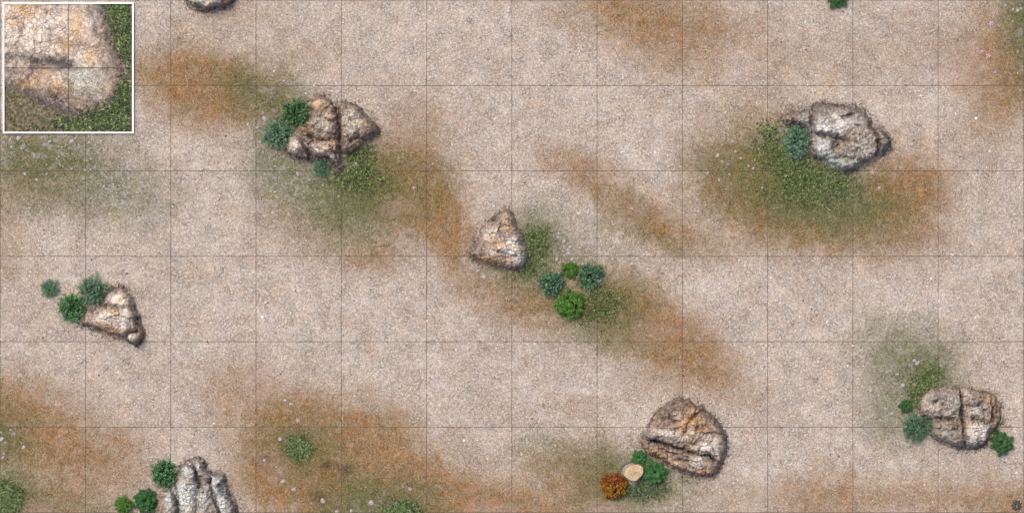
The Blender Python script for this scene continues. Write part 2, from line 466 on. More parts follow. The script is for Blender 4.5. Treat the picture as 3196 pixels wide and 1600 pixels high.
# ------------------------------------------------------------------ rocks: weathered outcrops
def rock_field(outline, lobes, grooves, pale, ochre, lichen, crust_shade, H, edge, step, seed, k=1.0, margin=10, rough=1.0, clip=None):
    pts = smooth_poly(outline, 1)
    xs = [p[0] for p in pts]; ys = [p[1] for p in pts]
    x0, x1, y0, y1 = min(xs) - margin, max(xs) + margin, min(ys) - margin, max(ys) + margin
    if clip: x0, y0, x1, y1 = max(x0, clip[0]), max(y0, clip[1]), min(x1, clip[2]), min(y1, clip[3])
    X, Y = np.meshgrid(np.arange(x0, x1 + step, step), np.arange(y0, y1 + step, step))
    if clip: X, Y = np.minimum(X, x1), np.minimum(Y, y1)
    wx = X + k * (7.0 * fbm(X / (22 * k), Y / (22 * k), seed, 4) + 4.2 * fbm(X / (7 * k), Y / (7 * k), seed + 3, 3))
    wy = Y + k * (7.0 * fbm(X / (22 * k), Y / (22 * k), seed + 100, 4) + 4.2 * fbm(X / (7 * k), Y / (7 * k), seed + 103, 3))
    d = seg_dist(wx, wy, pts, True)
    d = np.where(inside(wx, wy, pts), d, -d)
    e = np.clip(d / edge, 0, 1)
    H = H * .78
    prof = 1 - (1 - e) ** 2.0
    h = H * prof
    for (cx, cy, rx, ry, ang, hh) in lobes:
        a = math.radians(ang)
        dx, dy = wx - cx, wy - cy
        u = (dx * math.cos(a) + dy * math.sin(a)) / rx; v = (-dx * math.sin(a) + dy * math.cos(a)) / ry
        h = h + (.62 if k < 1.5 else 1) * hh * np.exp(-(u * u + v * v) ** 1.4) * prof
    # facets, strata, grain
    f1, f2, cid = voronoi(wx / (34 * k), wy / (34 * k), seed + 7)
    h = h + prof * rough * k * (.07 * (cid - .5) * np.clip((f2 - f1) * 3.5, 0, 1))
    f1b, f2b, cidb = voronoi(wx / (13 * k), wy / (13 * k), seed + 8)
    h = h + prof * rough * k * (.030 * (cidb - .5) * np.clip((f2b - f1b) * 4, 0, 1))
    h = h + prof * rough * k * (.045 * fbm(X / (30 * k), Y / (16 * k), seed + 11, 4) + .05 * fbm(wx / (11 * k), wy / (11 * k), seed + 13, 4, .6, True) + .02 * fbm(X / (4 * k), Y / (4 * k), seed + 15, 3))
    qx, qy = X + 3 * k * fbm(X / (9 * k), Y / (9 * k), seed + 90, 3), Y + 3 * k * fbm(X / (9 * k), Y / (9 * k), seed + 91, 3)
    h = h + prof * rough * k * (.075 * facets(qx / (42 * k), qy / (26 * k), seed + 80) + .032 * facets(qx / (15 * k), qy / (11 * k), seed + 84))
    # fluted rim: run-off gullies down the flanks
    rim = np.clip(1 - d / (edge * .8), 0, 1) * np.clip(d / 2 + 1, 0, 1)
    fl = fbm(wx / (5 * k), wy / (5 * k), seed + 21, 3, .6, True)
    h = h - rim * k * .085 * np.clip(fl * 1.2, -.2, 1)
    gsum = np.zeros(X.shape)
    for (pl, w, dep) in grooves:
        gd = seg_dist(wx, wy, pl)
        ww = w * (1 + .55 * fbm(X / (16 * k), Y / (16 * k), seed + 31, 2))
        gg = np.exp(-(gd / np.maximum(ww, .5)) ** 2) + .25 * np.exp(-(gd / np.maximum(ww * 2.6, .5)) ** 2)
        h = h - (.75 if k < 1.5 else 1) * dep * gg * np.clip(d / 3, 0, 1)
        gsum = np.maximum(gsum, gg * min(1, dep / .12))
    h = np.maximum(h, .012)
    h = np.where(d < 0, np.maximum(-.07, d * S * 2.5), np.minimum(h, .012 + d * S * 6.0))
    def zone(lst, sd_):
        m = np.zeros(X.shape)
        zx = X + k * 10 * fbm(X / (18 * k), Y / (18 * k), seed + sd_, 4); zy = Y + k * 10 * fbm(X / (18 * k), Y / (18 * k), seed + sd_ + 50, 4)
        for b in lst: m = np.maximum(m, np.clip(1.25 * blob(zx, zy, b, 0), 0, 1))
        return m
    at = dict(pale=zone(pale, 61), ochre=zone(ochre, 62), lichen=zone(lichen, 63))
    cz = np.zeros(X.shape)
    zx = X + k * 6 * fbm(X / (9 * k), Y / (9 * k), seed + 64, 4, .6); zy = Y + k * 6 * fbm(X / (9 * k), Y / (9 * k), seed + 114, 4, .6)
    for (pl, w, s) in crust_shade:  # dark strokes along rims and grooves: crust colour plus painted shade
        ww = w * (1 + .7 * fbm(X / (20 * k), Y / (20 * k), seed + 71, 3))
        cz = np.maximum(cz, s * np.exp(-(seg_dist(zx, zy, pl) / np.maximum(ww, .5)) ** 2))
    at["crust_shade"] = cz
    return X, Y, d, h, at

def build_field(name, X, Y, d, h, at, mat, org, keep_px=7, parent=None, comp=0.0, loc=(0, 0, 0)):
    ny, nx = X.shape
    wxm, wym = P(X, Y)
    wxm, wym = wxm * (1 - comp / CAM_H), wym * (1 - comp / CAM_H)
    idx = np.arange(nx * ny).reshape(ny, nx)
    F = np.stack([idx[:-1, :-1], idx[1:, :-1], idx[1:, 1:], idx[:-1, 1:]], -1).reshape(-1, 4)
    kd = (d > -keep_px).ravel()
    F = F[kd[F].all(1)]
    used = np.unique(F)
    rm = -np.ones(nx * ny, int); rm[used] = np.arange(len(used))
    V = np.stack([wxm.ravel() - org[0], wym.ravel() - org[1], h.ravel()], -1)[used]
    me = mesh_np(name, V, rm[F], mat, True, {k: v.ravel()[used] for k, v in at.items()})
    return link(name, me, parent, loc)

def C(pts, sc, ox, oy):
    return [(ox + p[0] * sc, oy + p[1] * sc) for p in pts]
def Z(lst, sc, ox, oy):
    return [(ox + b[0] * sc, oy + b[1] * sc, b[2] * sc, b[3] * sc, b[4] if len(b) > 4 else 0, b[5] if len(b) > 5 else 1.0) for b in lst]

def make_rock(label, fr, outline, lobes, grooves, pale=(), ochre=(), lichen=(), crust_shade=(), H=.34, edge=26, seed=1, name="boulder", cat="boulder", rough=1.0, cool=0.0, step=2.0):
    sc, ox, oy = fr
    ol = C(outline, sc, ox, oy)
    gr = [(C(g[0], sc, ox, oy), g[1] * sc, g[2]) for g in grooves]
    cz = [(C(c[0], sc, ox, oy), c[1] * sc, c[2]) for c in crust_shade]
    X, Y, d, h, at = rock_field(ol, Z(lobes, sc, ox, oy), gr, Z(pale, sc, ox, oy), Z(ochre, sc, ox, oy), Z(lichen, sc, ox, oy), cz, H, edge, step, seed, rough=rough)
    at["cool"] = np.full(X.shape, cool)
    ROCK_OUT.append(smooth_poly(ol, 1))
    cx, cy = sum(p[0] for p in ol) / len(ol), sum(p[1] for p in ol) / len(ol)
    c = P(cx, cy)
    f = 1 - .2 / CAM_H
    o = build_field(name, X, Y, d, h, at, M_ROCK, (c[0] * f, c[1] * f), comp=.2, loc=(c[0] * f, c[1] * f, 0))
    tag(o, label, cat)
    return o

ROCK_OUT = []
make_rock("large cracked rock of several rounded lobes with three green bushes round its left side", (.3102, 760, 240),
    [(640, 250), (690, 205), (750, 165), (820, 175), (880, 230), (930, 262), (1000, 255), (1080, 255), (1150, 280), (1210, 340), (1260, 410), (1330, 470), (1390, 530), (1350, 585), (1280, 615), (1235, 650), (1160, 720), (1080, 765), (1015, 800), (985, 850), (1005, 945), (960, 950), (890, 905), (840, 860), (760, 850), (620, 870), (590, 835), (500, 830), (450, 790), (400, 720), (400, 690), (440, 620), (490, 560), (540, 490), (600, 450), (650, 420), (640, 330)],
    [(800, 370, 110, 160, -10, .20), (520, 690, 85, 100, 0, .14), (1110, 430, 170, 150, 30, .20), (810, 720, 150, 70, 5, .12)],
    [([(900, 240), (940, 330), (960, 430), (975, 560), (970, 660), (965, 740), (1010, 800)], 22, .30), ([(650, 600), (740, 635), (850, 648), (960, 615)], 15, .13), ([(540, 560), (620, 670), (665, 790)], 26, .26), ([(870, 690), (930, 770), (960, 880)], 12, .12),
     ([(670, 330), (760, 395), (890, 455)], 13, .15), ([(590, 440), (650, 530), (690, 600)], 18, .17), ([(690, 430), (720, 520), (800, 570)], 12, .1), ([(460, 790), (590, 825), (700, 800), (850, 810), (960, 900)], 16, .12), ([(1090, 645), (1150, 605), (1215, 630)], 16, .2), ([(500, 560), (560, 600)], 18, .12), ([(985, 600), (1060, 610), (1100, 700)], 12, .1)],
    pale=[(800, 470, 75, 100, -20), (520, 690, 55, 80), (1080, 470, 100, 120, 0, .75), (800, 715, 110, 50, 5, .8), (780, 270, 80, 50, 0, .35)], ochre=[(760, 300, 60, 50, 0, .9), (870, 700, 70, 50, 0, .6), (1120, 520, 90, 80, 0, .4), (600, 520, 60, 40, 0, .3)], lichen=[(1120, 520, 70, 70, 0, .5), (900, 820, 50, 40, 0, .5), (510, 660, 40, 40, 0, .3)],
    crust_shade=[([(640, 250), (760, 170), (870, 220), (940, 330), (970, 560), (965, 740)], 26, .9), ([(930, 262), (1080, 255), (1210, 340), (1390, 540)], 26, .7), ([(650, 610), (850, 640), (960, 625)], 20, .8), ([(400, 700), (450, 800), (600, 830), (850, 815), (990, 940)], 26, .95), ([(560, 600), (650, 770)], 26, .85), ([(600, 450), (640, 560)], 22, .6)], H=.36, seed=11)

make_rock("triangular pale rock with orange stains standing alone in the middle of the field", (.3412, 1400, 620),
    [(545, 85), (590, 115), (612, 200), (640, 270), (685, 330), (712, 440), (742, 530), (715, 600), (660, 650), (590, 658), (500, 645), (400, 622), (320, 605), (260, 582), (190, 552), (148, 500), (185, 440), (240, 380), (250, 310), (300, 262), (350, 215), (380, 175), (450, 130), (490, 95)],
    [(470, 400, 170, 180, 0, .2), (620, 540, 90, 110, 0, .1), (560, 250, 60, 110, 10, .08)],
    [([(450, 130), (430, 200), (400, 270), (330, 250)], 18, .14), ([(260, 300), (290, 350), (250, 420), (320, 520)], 22, .12), ([(460, 490), (560, 515), (640, 530)], 10, .05), ([(480, 290), (540, 360)], 9, .05), ([(190, 500), (300, 560), (420, 600)], 16, .10)],
    pale=[(400, 340, 90, 80), (560, 450, 110, 130), (640, 560, 60, 60, 0, .8), (540, 230, 50, 80, 0, .7), (450, 470, 120, 80, 0, .7)], ochre=[(560, 225, 35, 70), (370, 565, 90, 40), (420, 410, 80, 60, 0, .6), (500, 560, 70, 50, 0, .6)], lichen=[(640, 560, 50, 50, 0, .35)],
    crust_shade=[([(590, 120), (550, 90), (480, 110), (380, 190), (290, 270), (250, 380), (160, 490)], 26, .85), ([(160, 500), (300, 590), (500, 640), (660, 650)], 18, .8), ([(290, 280), (290, 350), (240, 440)], 24, .7), ([(600, 150), (690, 340), (735, 530)], 12, .8), ([(450, 490), (560, 515)], 12, .6)], H=.34, seed=23)

make_rock("big grey rock with a white cracked top and a grass patch along its lower left", (.3721, 2150, 280),
    [(765, 240), (795, 185), (850, 158), (930, 180), (1000, 160), (1065, 105), (1180, 98), (1290, 118), (1400, 128), (1480, 160), (1525, 220), (1565, 285), (1640, 325), (1705, 400), (1712, 470), (1650, 550), (1560, 600), (1470, 625), (1420, 672), (1330, 702), (1260, 692), (1190, 640), (1130, 600), (1050, 572), (1000, 520), (1010, 440), (995, 350), (900, 300), (840, 325), (800, 290)],
    [(1250, 320, 210, 160, 10, .2), (1400, 450, 180, 150, 0, .12), (1130, 470, 90, 80, 0, .08), (1300, 620, 120, 50, 0, .06)],
    [([(1040, 170), (1038, 260), (1045, 365), (1150, 392), (1250, 405), (1300, 430)], 24, .24), ([(1250, 405), (1265, 460), (1210, 490)], 16, .14), ([(1500, 180), (1540, 300), (1590, 400), (1590, 520), (1550, 590)], 18, .26), ([(860, 165), (885, 280)], 16, .12), ([(1140, 590), (1300, 565), (1420, 590), (1500, 600)], 14, .14), ([(1320, 430), (1420, 460)], 12, .07), ([(1180, 150), (1300, 160), (1400, 150)], 12, .08)],
    pale=[(1110, 310, 80, 75), (1250, 320, 150, 100, 0, .7), (1120, 470, 55, 70), (1480, 450, 110, 120, 0, .5), (1380, 300, 90, 90, 0, .4), (1160, 540, 80, 40, 40, .7)], ochre=[(1470, 440, 120, 120, 0, .35), (1330, 390, 60, 60, 0, .5), (850, 230, 60, 50, 0, .3)], lichen=[(1230, 620, 110, 55, 20, 1.2), (1340, 600, 100, 60, 0, .8), (1430, 480, 90, 90, 0, .35), (1180, 250, 60, 60, 0, .3), (960, 220, 60, 40, 0, .5)],
    crust_shade=[([(780, 260), (850, 170), (1000, 170), (1070, 110), (1290, 130), (1480, 160), (1560, 300)], 34, .85), ([(1540, 290), (1600, 420), (1580, 560)], 20, .9), ([(1640, 330), (1705, 440), (1600, 580)], 40, .8), ([(1040, 170), (1045, 365), (1250, 405)], 20, .7), ([(1010, 440), (1060, 570), (1200, 650), (1280, 695), (1420, 670)], 22, .9), ([(1250, 640), (1330, 655)], 16, .8), ([(800, 290), (900, 300), (1000, 340)], 24, .7), ([(1230, 450), (1420, 500)], 22, .5)], H=.32, seed=37, cool=.85, rough=.75)

make_rock("pale wedge shaped rock with pointed lower right corner and three bushes at upper left", (.217, 100, 840),
    [(1050, 250), (1120, 212), (1200, 260), (1290, 217), (1340, 290), (1430, 360), (1482, 420), (1470, 560), (1542, 660), (1562, 780), (1612, 860), (1622, 950), (1570, 1050), (1490, 1132), (1420, 1085), (1330, 1025), (1200, 995), (1080, 955), (960, 915), (860, 872), (760, 832), (650, 800), (720, 700), (760, 600), (850, 560), (900, 610), (980, 520), (1020, 430), (1060, 340)],
    [(1250, 720, 260, 200, 20, .2), (1270, 440, 140, 130, 0, .12), (1450, 980, 90, 60, 0, .1)],
    [([(1060, 300), (1200, 325), (1350, 330), (1450, 440)], 26, .12), ([(880, 610), (980, 560), (1130, 520), (1230, 580)], 34, .13), ([(1500, 690), (1500, 790), (1520, 880)], 20, .12), ([(800, 850), (1000, 905), (1200, 955), (1340, 985), (1370, 920), (1500, 900)], 22, .2), ([(1060, 640), (1060, 760)], 12, .05)],
    pale=[(1290, 760, 130, 150), (1260, 440, 150, 110, 0, .95), (1100, 690, 230, 110, 0, .85), (1440, 970, 80, 45), (1330, 620, 100, 90, 0, .8)], ochre=[(1190, 880, 130, 50, 10), (1000, 780, 70, 40, 0, .9), (1320, 420, 60, 50, 0, .5), (1560, 930, 40, 60, 0, .8), (1180, 600, 90, 60, 0, .5)], lichen=[],
    crust_shade=[([(1050, 270), (1200, 290), (1290, 240), (1440, 390), (1470, 560)], 36, .85), ([(1500, 690), (1530, 880), (1620, 960), (1500, 1120)], 34, .85), ([(700, 810), (900, 870), (1150, 945), (1340, 1000), (1490, 1120)], 34, .95), ([(860, 600), (1000, 540), (1200, 540)], 30, .6), ([(720, 700), (860, 590)], 24, .6)], H=.32, edge=22, seed=41, step=1.7, rough=.6)

make_rock("greenish white ridged rock with dark gullies cut off by the bottom edge of the picture", (.1786, 320, 1380),
    [(1290, 400), (1460, 330), (1560, 260), (1680, 232), (1755, 290), (1800, 400), (1850, 500), (1960, 520), (2100, 530), (2175, 640), (2155, 720), (2235, 880), (2315, 1000), (2370, 1200), (2320, 1450), (1900, 1650), (1300, 1600), (950, 1420), (880, 1200), (920, 1050), (1000, 950), (1130, 850), (1200, 760), (1290, 620), (1280, 500)],
    [(1480, 950, 180, 350, -10, .16), (1180, 1050, 90, 250, 0, .1), (2020, 950, 120, 350, -20, .16), (1760, 1050, 100, 300, 0, .08), (1690, 400, 70, 90, 0, .1), (1510, 540, 90, 120, 0, .08)],
    [([(1480, 350), (1610, 470), (1640, 620), (1700, 760)], 34, .26), ([(1240, 800), (1290, 1000), (1320, 1150), (1300, 1400)], 40, .30), ([(1880, 640), (1890, 800), (1950, 950), (2040, 1250)], 32, .28), ([(2040, 750), (2140, 900), (2270, 1020)], 32, .22), ([(1680, 850), (1650, 1000), (1660, 1250)], 30, .12), ([(1330, 1100), (1480, 1110)], 22, .1), ([(1700, 620), (1850, 700)], 24, .1)],
    pale=[(1510, 530, 100, 120, 0, 1.3), (1450, 930, 190, 260, 0, 1.3), (1180, 970, 80, 220, 0, 1.2), (1960, 800, 90, 190, 0, 1.2), (2090, 1020, 90, 240, -15, 1.3), (1690, 400, 65, 70, 0, .9), (1770, 1000, 90, 220, 0, .7), (1500, 760, 120, 140, 0, .7)], ochre=[(1520, 640, 70, 60, 0, .5), (1550, 1080, 60, 90, 0, .5), (1050, 1100, 60, 100, 0, .6), (1380, 560, 60, 90, 0, .4)], lichen=[(1470, 950, 220, 220, 0, .75), (1190, 1000, 90, 200, 0, .5), (1510, 520, 80, 80, 0, .4), (2000, 850, 90, 200, 0, .25)],
    crust_shade=[([(1290, 420), (1460, 340), (1600, 250), (1740, 290), (1800, 420), (1870, 560)], 50, .85), ([(1480, 350), (1620, 500), (1700, 760)], 42, .95), ([(1850, 520), (1960, 560), (2100, 550), (2170, 670)], 60, .8), ([(2050, 760), (2280, 1000), (2350, 1200)], 60, .8), ([(1240, 800), (1310, 1150)], 50, .85), ([(1780, 640), (1900, 700), (2000, 1100)], 40, .6), ([(920, 1060), (1000, 980), (1220, 780), (1330, 560)], 50, .6), ([(930, 1150), (1100, 1200)], 50, .6)], H=.34, edge=22, seed=53, step=1.7, cool=1.0, rough=.5)

make_rock("rounded brown rock split by one long dark crack, beside the tree stump and orange bush", (.2947, 1840, 1210),
    [(990, 105), (1080, 130), (1160, 178), (1200, 200), (1300, 268), (1380, 368), (1442, 450), (1478, 560), (1455, 680), (1442, 760), (1392, 852), (1330, 932), (1250, 962), (1130, 952), (1000, 912), (900, 872), (820, 812), (760, 762), (660, 732), (590, 692), (548, 620), (548, 490), (590, 440), (640, 370), (680, 280), (770, 200), (850, 138), (920, 112)],
    [(820, 470, 220, 90, 12, .14), (1230, 590, 200, 130, 20, .14), (1140, 790, 110, 80, 20, .10), (1020, 320, 220, 140, 0, .10)],
    [([(570, 530), (720, 572), (870, 605), (980, 655), (1100, 692), (1250, 712), (1330, 765)], 11, .24), ([(980, 655), (1060, 600), (1130, 560), (1290, 560)], 8, .1), ([(700, 570), (760, 640), (900, 700), (1050, 720)], 10, .1), ([(820, 250), (870, 330), (960, 360)], 12, .08), ([(1250, 300), (1230, 400), (1330, 470)], 12, .08), ([(1155, 170), (1100, 290), (1030, 400), (1012, 490)], 10, .12), ([(600, 430), (760, 420), (900, 440), (1000, 480)], 16, .07), ([(1150, 370), (1125, 500), (1050, 590)], 10, .08), ([(1050, 720), (1060, 830), (1150, 870)], 12, .08), ([(1300, 600), (1350, 720)], 12, .06), ([(860, 820), (1000, 880), (1200, 920)], 14, .08)],
    pale=[(800, 475, 190, 60, 8, .85), (1230, 600, 190, 110, 20, .8), (1145, 785, 95, 60, 20), (1080, 450, 40, 60, 0, .8), (960, 530, 100, 50, 10, .7), (890, 770, 60, 30, 0, .5), (940, 290, 50, 40, 0, .4)], ochre=[(1090, 320, 110, 110, 0, .8), (1190, 420, 70, 50), (690, 690, 110, 40, 10, .8), (850, 780, 90, 40, 0, .7), (1230, 870, 90, 40, 0, .7), (1010, 370, 60, 80, 0, .7), (1090, 560, 50, 60, 0, .6)], lichen=[],
    crust_shade=[([(600, 470), (660, 330), (780, 210), (990, 120), (1160, 190)], 48, .8), ([(1150, 190), (1300, 280), (1440, 460), (1470, 600), (1430, 790)], 40, .8), ([(570, 530), (720, 575), (980, 655), (1250, 715)], 22, .95), ([(550, 500), (560, 640), (700, 740), (860, 850), (1100, 940), (1330, 930)], 30, .8), ([(760, 300), (840, 330)], 50, .7), ([(1280, 720), (1380, 780)], 40, .6)], H=.34, seed=67)

make_rock("wide low rock split by an upright groove with a white patch on its right half", (.4032, 2740, 1080),
    [(440, 328), (520, 310), (640, 313), (720, 323), (800, 343), (870, 350), (940, 398), (972, 480), (972, 570), (930, 650), (880, 685), (870, 740), (830, 782), (760, 802), (690, 802), (620, 802), (560, 782), (490, 752), (430, 722), (400, 650), (398, 575), (330, 535), (318, 480), (338, 410), (380, 358)],
    [(500, 440, 130, 100, 0, .12), (560, 670, 110, 90, 0, .1), (780, 450, 110, 100, 0, .14), (770, 670, 90, 80, 0, .14)],
    [([(650, 318), (645, 440), (655, 560), (665, 680), (688, 795)], 13, .24), ([(390, 572), (480, 562), (610, 572)], 20, .14), ([(880, 390), (880, 500), (890, 560), (860, 660)], 12, .14), ([(930, 430), (925, 530)], 10, .1), ([(735, 555), (790, 590), (840, 605)], 16, .14), ([(460, 742), (560, 772), (620, 792)], 12, .1), ([(820, 500), (825, 570)], 10, .08), ([(440, 440), (470, 400), (510, 420)], 12, .09), ([(450, 480), (520, 500), (560, 480)], 10, .05), ([(690, 460), (760, 470), (800, 430)], 12, .08), ([(480, 640), (560, 660), (620, 640)], 9, .05), ([(720, 350), (760, 400), (850, 390)], 12, .08)],
    pale=[(775, 655, 75, 60, 0, 1.4), (430, 440, 80, 80, 0, .5), (570, 450, 60, 90, 0, .5), (760, 500, 70, 70, 0, .6), (530, 620, 60, 40, 0, .5), (690, 380, 30, 50, 0, .6), (720, 730, 60, 40, 0, .7)], ochre=[(860, 420, 60, 50, 0, .5), (945, 510, 30, 70, 0, .6), (540, 600, 60, 30, 0, .4)], lichen=[(520, 690, 70, 60, 0, .4), (580, 420, 30, 40, 0, .4), (760, 700, 70, 50, 0, .25)],
    crust_shade=[([(440, 430), (480, 410), (510, 450)], 26, .6), ([(700, 440), (800, 470)], 22, .5), ([(640, 315), (660, 560), (690, 795)], 14, .9), ([(440, 325), (640, 312), (860, 350)], 16, .8), ([(940, 400), (975, 520), (930, 650)], 24, .7), ([(400, 575), (430, 720), (560, 785), (760, 805), (860, 750)], 24, .9), ([(390, 570), (600, 575)], 18, .7), ([(740, 555), (840, 600)], 14, .8), ([(800, 345), (870, 360)], 18, .8), ([(880, 390), (885, 560)], 10, .7), ([(330, 440), (330, 530)], 10, .8)], H=.32, seed=71, cool=.35)

make_rock("rounded rock with a dark rim cut off by the top edge of the picture", (.11646, 500, 0),
    [(600, -120), (640, -20), (720, 120), (800, 235), (900, 265), (1000, 295), (1200, 325), (1300, 305), (1450, 245), (1600, 235), (1750, 225), (1850, 195), (1960, 60), (2010, -60), (1950, -250), (1700, -450), (1300, -550), (900, -450), (680, -280)],
    [(1250, -60, 500, 250, 0, .2)],
    [([(690, 60), (900, 190), (1050, 185), (1250, 235), (1450, 180), (1650, 150), (1800, 170), (1950, 30)], 44, .22), ([(950, 100), (1120, 170)], 24, .1)],
    pale=[(1250, 110, 260, 70), (1500, 40, 120, 50), (900, 20, 150, 60, 0, .6)], ochre=[(1300, 130, 200, 50, 0, .5)], lichen=[(1150, 60, 200, 60, 0, .6)],
    crust_shade=[([(650, 0), (780, 200), (950, 260), (1220, 300), (1450, 220), (1750, 190), (1960, 40)], 70, .95)], H=.34, edge=18, seed=83, step=1.7)

# ------------------------------------------------------------------ small stones
def stone_mat(name, a, b):
    T = NT(name)
    p = T.n("ShaderNodeTexCoord").outputs["Object"]
    n = T.noise(p, 30, 4, .6)
    c = T.mix(n, a, b)
    T.bump(n, .6, .01)
    return T.base(c, .9, .2)
M_STONE = stone_mat("grey_stone", (.17, .15, .155), (.48, .44, .44))
M_STONE_W = stone_mat("warm_stone", (.22, .17, .13), (.55, .46, .38))
M_STONE_P = stone_mat("pinkish_stone", (.22, .17, .155), (.47, .39, .365))

def ico():
    import bmesh
    bm = bmesh.new()
    bmesh.ops.create_icosphere(bm, subdivisions=2, radius=1)
    V = np.array([v.co[:] for v in bm.verts]); F = np.array([[v.index for v in f.verts] for f in bm.faces])
    bm.free()
    return V, F
ICO_V, ICO_F = ico()
def stone_shape(seed):
    r = np.random.default_rng(seed)
    V = ICO_V.copy()
    for _ in range(9):                       # chip flat faces off a sphere
        n = r.normal(size=3); n /= np.linalg.norm(n)
        c = r.uniform(.5, .85)
        dd = V @ n
        V = V - np.outer(np.maximum(dd - c, 0), n)
    V = V * np.array([1, r.uniform(.65, .95), r.uniform(.42, .6)])
    V = V * (1 + .05 * r.normal(size=(len(V), 1)))
    return V
STONES = {}
def stone_mesh(i, mat):
    key = (i, mat.name)
    if key not in STONES: STONES[key] = mesh_np("stone", stone_shape(200 + i), ICO_F, mat, False)
    return STONES[key]
def stone(x, y, r, label, group=None, mat=None, big=False):
    i = random.randrange(10)
    wx, wy = P(x, y)
    o = link("stone", stone_mesh(i, mat or M_STONE), None, (wx, wy, r * S * .22), random.uniform(0, 6.28))
    o.scale = (r * S, r * S, r * S * .9)
    tag(o, label, "stone", group)
    return o

LBL_L, GRP_L = "small grey stone in the green patch below the white framed panel", "grey stones in the patch below the framed panel"
for x, y, r in [(37, 155, 16), (115, 130, 18), (130, 210, 17), (237, 222, 17), (305, 255, 11), (130, 295, 11), (120, 327, 11), (470, 105, 22), (495, 100, 15), (745, 82, 16), (845, 115, 19), (862, 85, 12), (735, 195, 15), (695, 210, 13), (650, 205, 14), (808, 290, 13), (755, 285, 13), (660, 315, 15), (635, 345, 16), (800, 455, 18), (950, 470, 13), (1012, 462, 13), (705, 430, 12), (1020, 345, 18), (1000, 160, 17), (1030, 125, 13), (1190, 390, 12), (925, 572, 12), (873, 700, 15), (1070, 185, 14), (1130, 160, 15), (225, 100, 16), (575, 85, 9), (520, 408, 9), (715, 355, 9), (20, 350, 10), (950, 240, 14), (410, 580, 18), (520, 515, 14), (1110, 245, 14)]:
    stone(x * .279, 400 + y * .279, r * .279 * 1.05, LBL_L, GRP_L)
for x, y, r, l in [(205, 115, 26, "broad flat grey stone close under the lower edge of the framed panel, left part"), (557, 150, 23, "round grey stone with a dent in the green patch below the framed panel"), (805, 142, 27, "largest grey stone below the framed panel, near its vertical grid line"), (388, 310, 24, "smooth oval pale stone in the middle of the green patch below the framed panel"), (278, 513, 23, "oval pinkish stone just below the horizontal grid line at the left edge")]:
    stone(x * .279, 400 + y * .279, r * .279 * 1.05, l, GRP_L)
for x, y, r in [(1190, 543, 15), (1250, 560, 20), (1375, 570, 16), (1315, 567, 10), (1165, 650, 22), (1225, 640, 13), (1100, 620, 16), (1330, 640, 14), (1460, 650, 13), (1540, 720, 22), (1490, 770, 16), (1360, 540, 12), (1570, 700, 14), (1070, 600, 14), (1310, 820, 15), (1140, 670, 14)]:
    stone(x * .279, 400 + y * .279, r * .279, "small lilac grey stone in the pale strip right of the green patch", "lilac grey stones right of the green patch")
for x, y, r in [(668, 1040, 19), (800, 1095, 15), (275, 1155, 18), (320, 1158, 19), (240, 1095, 16), (330, 1078, 13), (430, 1075, 11), (520, 1188, 16), (610, 1160, 10), (700, 1195, 11), (150, 1030, 14), (390, 1160, 10), (960, 1200, 14)]:
    stone(760 + x * .31, 240 + y * .31, r * .31, "small grey stone in the grass below the large lobed rock", "grey stones below the lobed rock")
for x, y, r in [(205, 415, 24), (200, 757, 14), (263, 815, 13), (313, 830, 10), (405, 805, 12), (410, 40, 17), (45, 480, 20), (60, 500, 14), (140, 510, 18), (90, 620, 20), (170, 660, 15), (145, 710, 13), (20, 640, 16), (320, 900, 14), (220, 440, 14), (70, 560, 14), (60, 690, 12), (330, 760, 11)]:
    stone(760 + x * .31, 240 + y * .31, r * .31, "small grey stone on bare earth left of the lobed rock and its bushes", "grey stones left of the lobed rock")
stone(760 + 545 * .31, 240 + 978 * .31, 24 * .31, "single oval pale stone below the lowest bush of the lobed rock", mat=M_STONE_P)
for x, y, r, l in [(1005, 735, 30, "rounded brown stone wedged in the notch of the lobed rock"), (1120, 880, 30, "dark brown stone in the tall grass just below the lobed rock"), (1170, 685, 16, "tiny pale stone under the arch of the lobed rock")]:
    stone(760 + x * .31, 240 + y * .31, r * .31, l, mat=M_STONE_W)
for x, y, r in [(367, 435, 17), (330, 622, 10), (540, 660, 16), (340, 710, 14), (255, 757, 17), (615, 825, 14), (435, 575, 14), (300, 405, 16), (155, 700, 18), (180, 300, 14), (500, 640, 12), (280, 600, 12), (390, 520, 12), (190, 125, 12), (275, 175, 10)]:
    stone(2150 + x * .3721, 280 + y * .3721, r * .3721, "small pinkish stone in the brown patch left of the big grey rock", "stones left of the big grey rock", M_STONE_P)
stone(2150 + 240 * .3721, 280 + 555 * .3721, 21 * .3721, "oval pale stone, largest in the brown patch left of the big grey rock", mat=M_STONE_W)
stone(100 + 985 * .217, 840 + 962 * .217, 42 * .217, "pale block of stone at the lower edge of the wedge shaped rock", mat=M_STONE_W)
stone(100 + 835 * .217, 840 + 905 * .217, 30 * .217, "small rounded stone by the lower left end of the wedge shaped rock", mat=M_STONE_W)
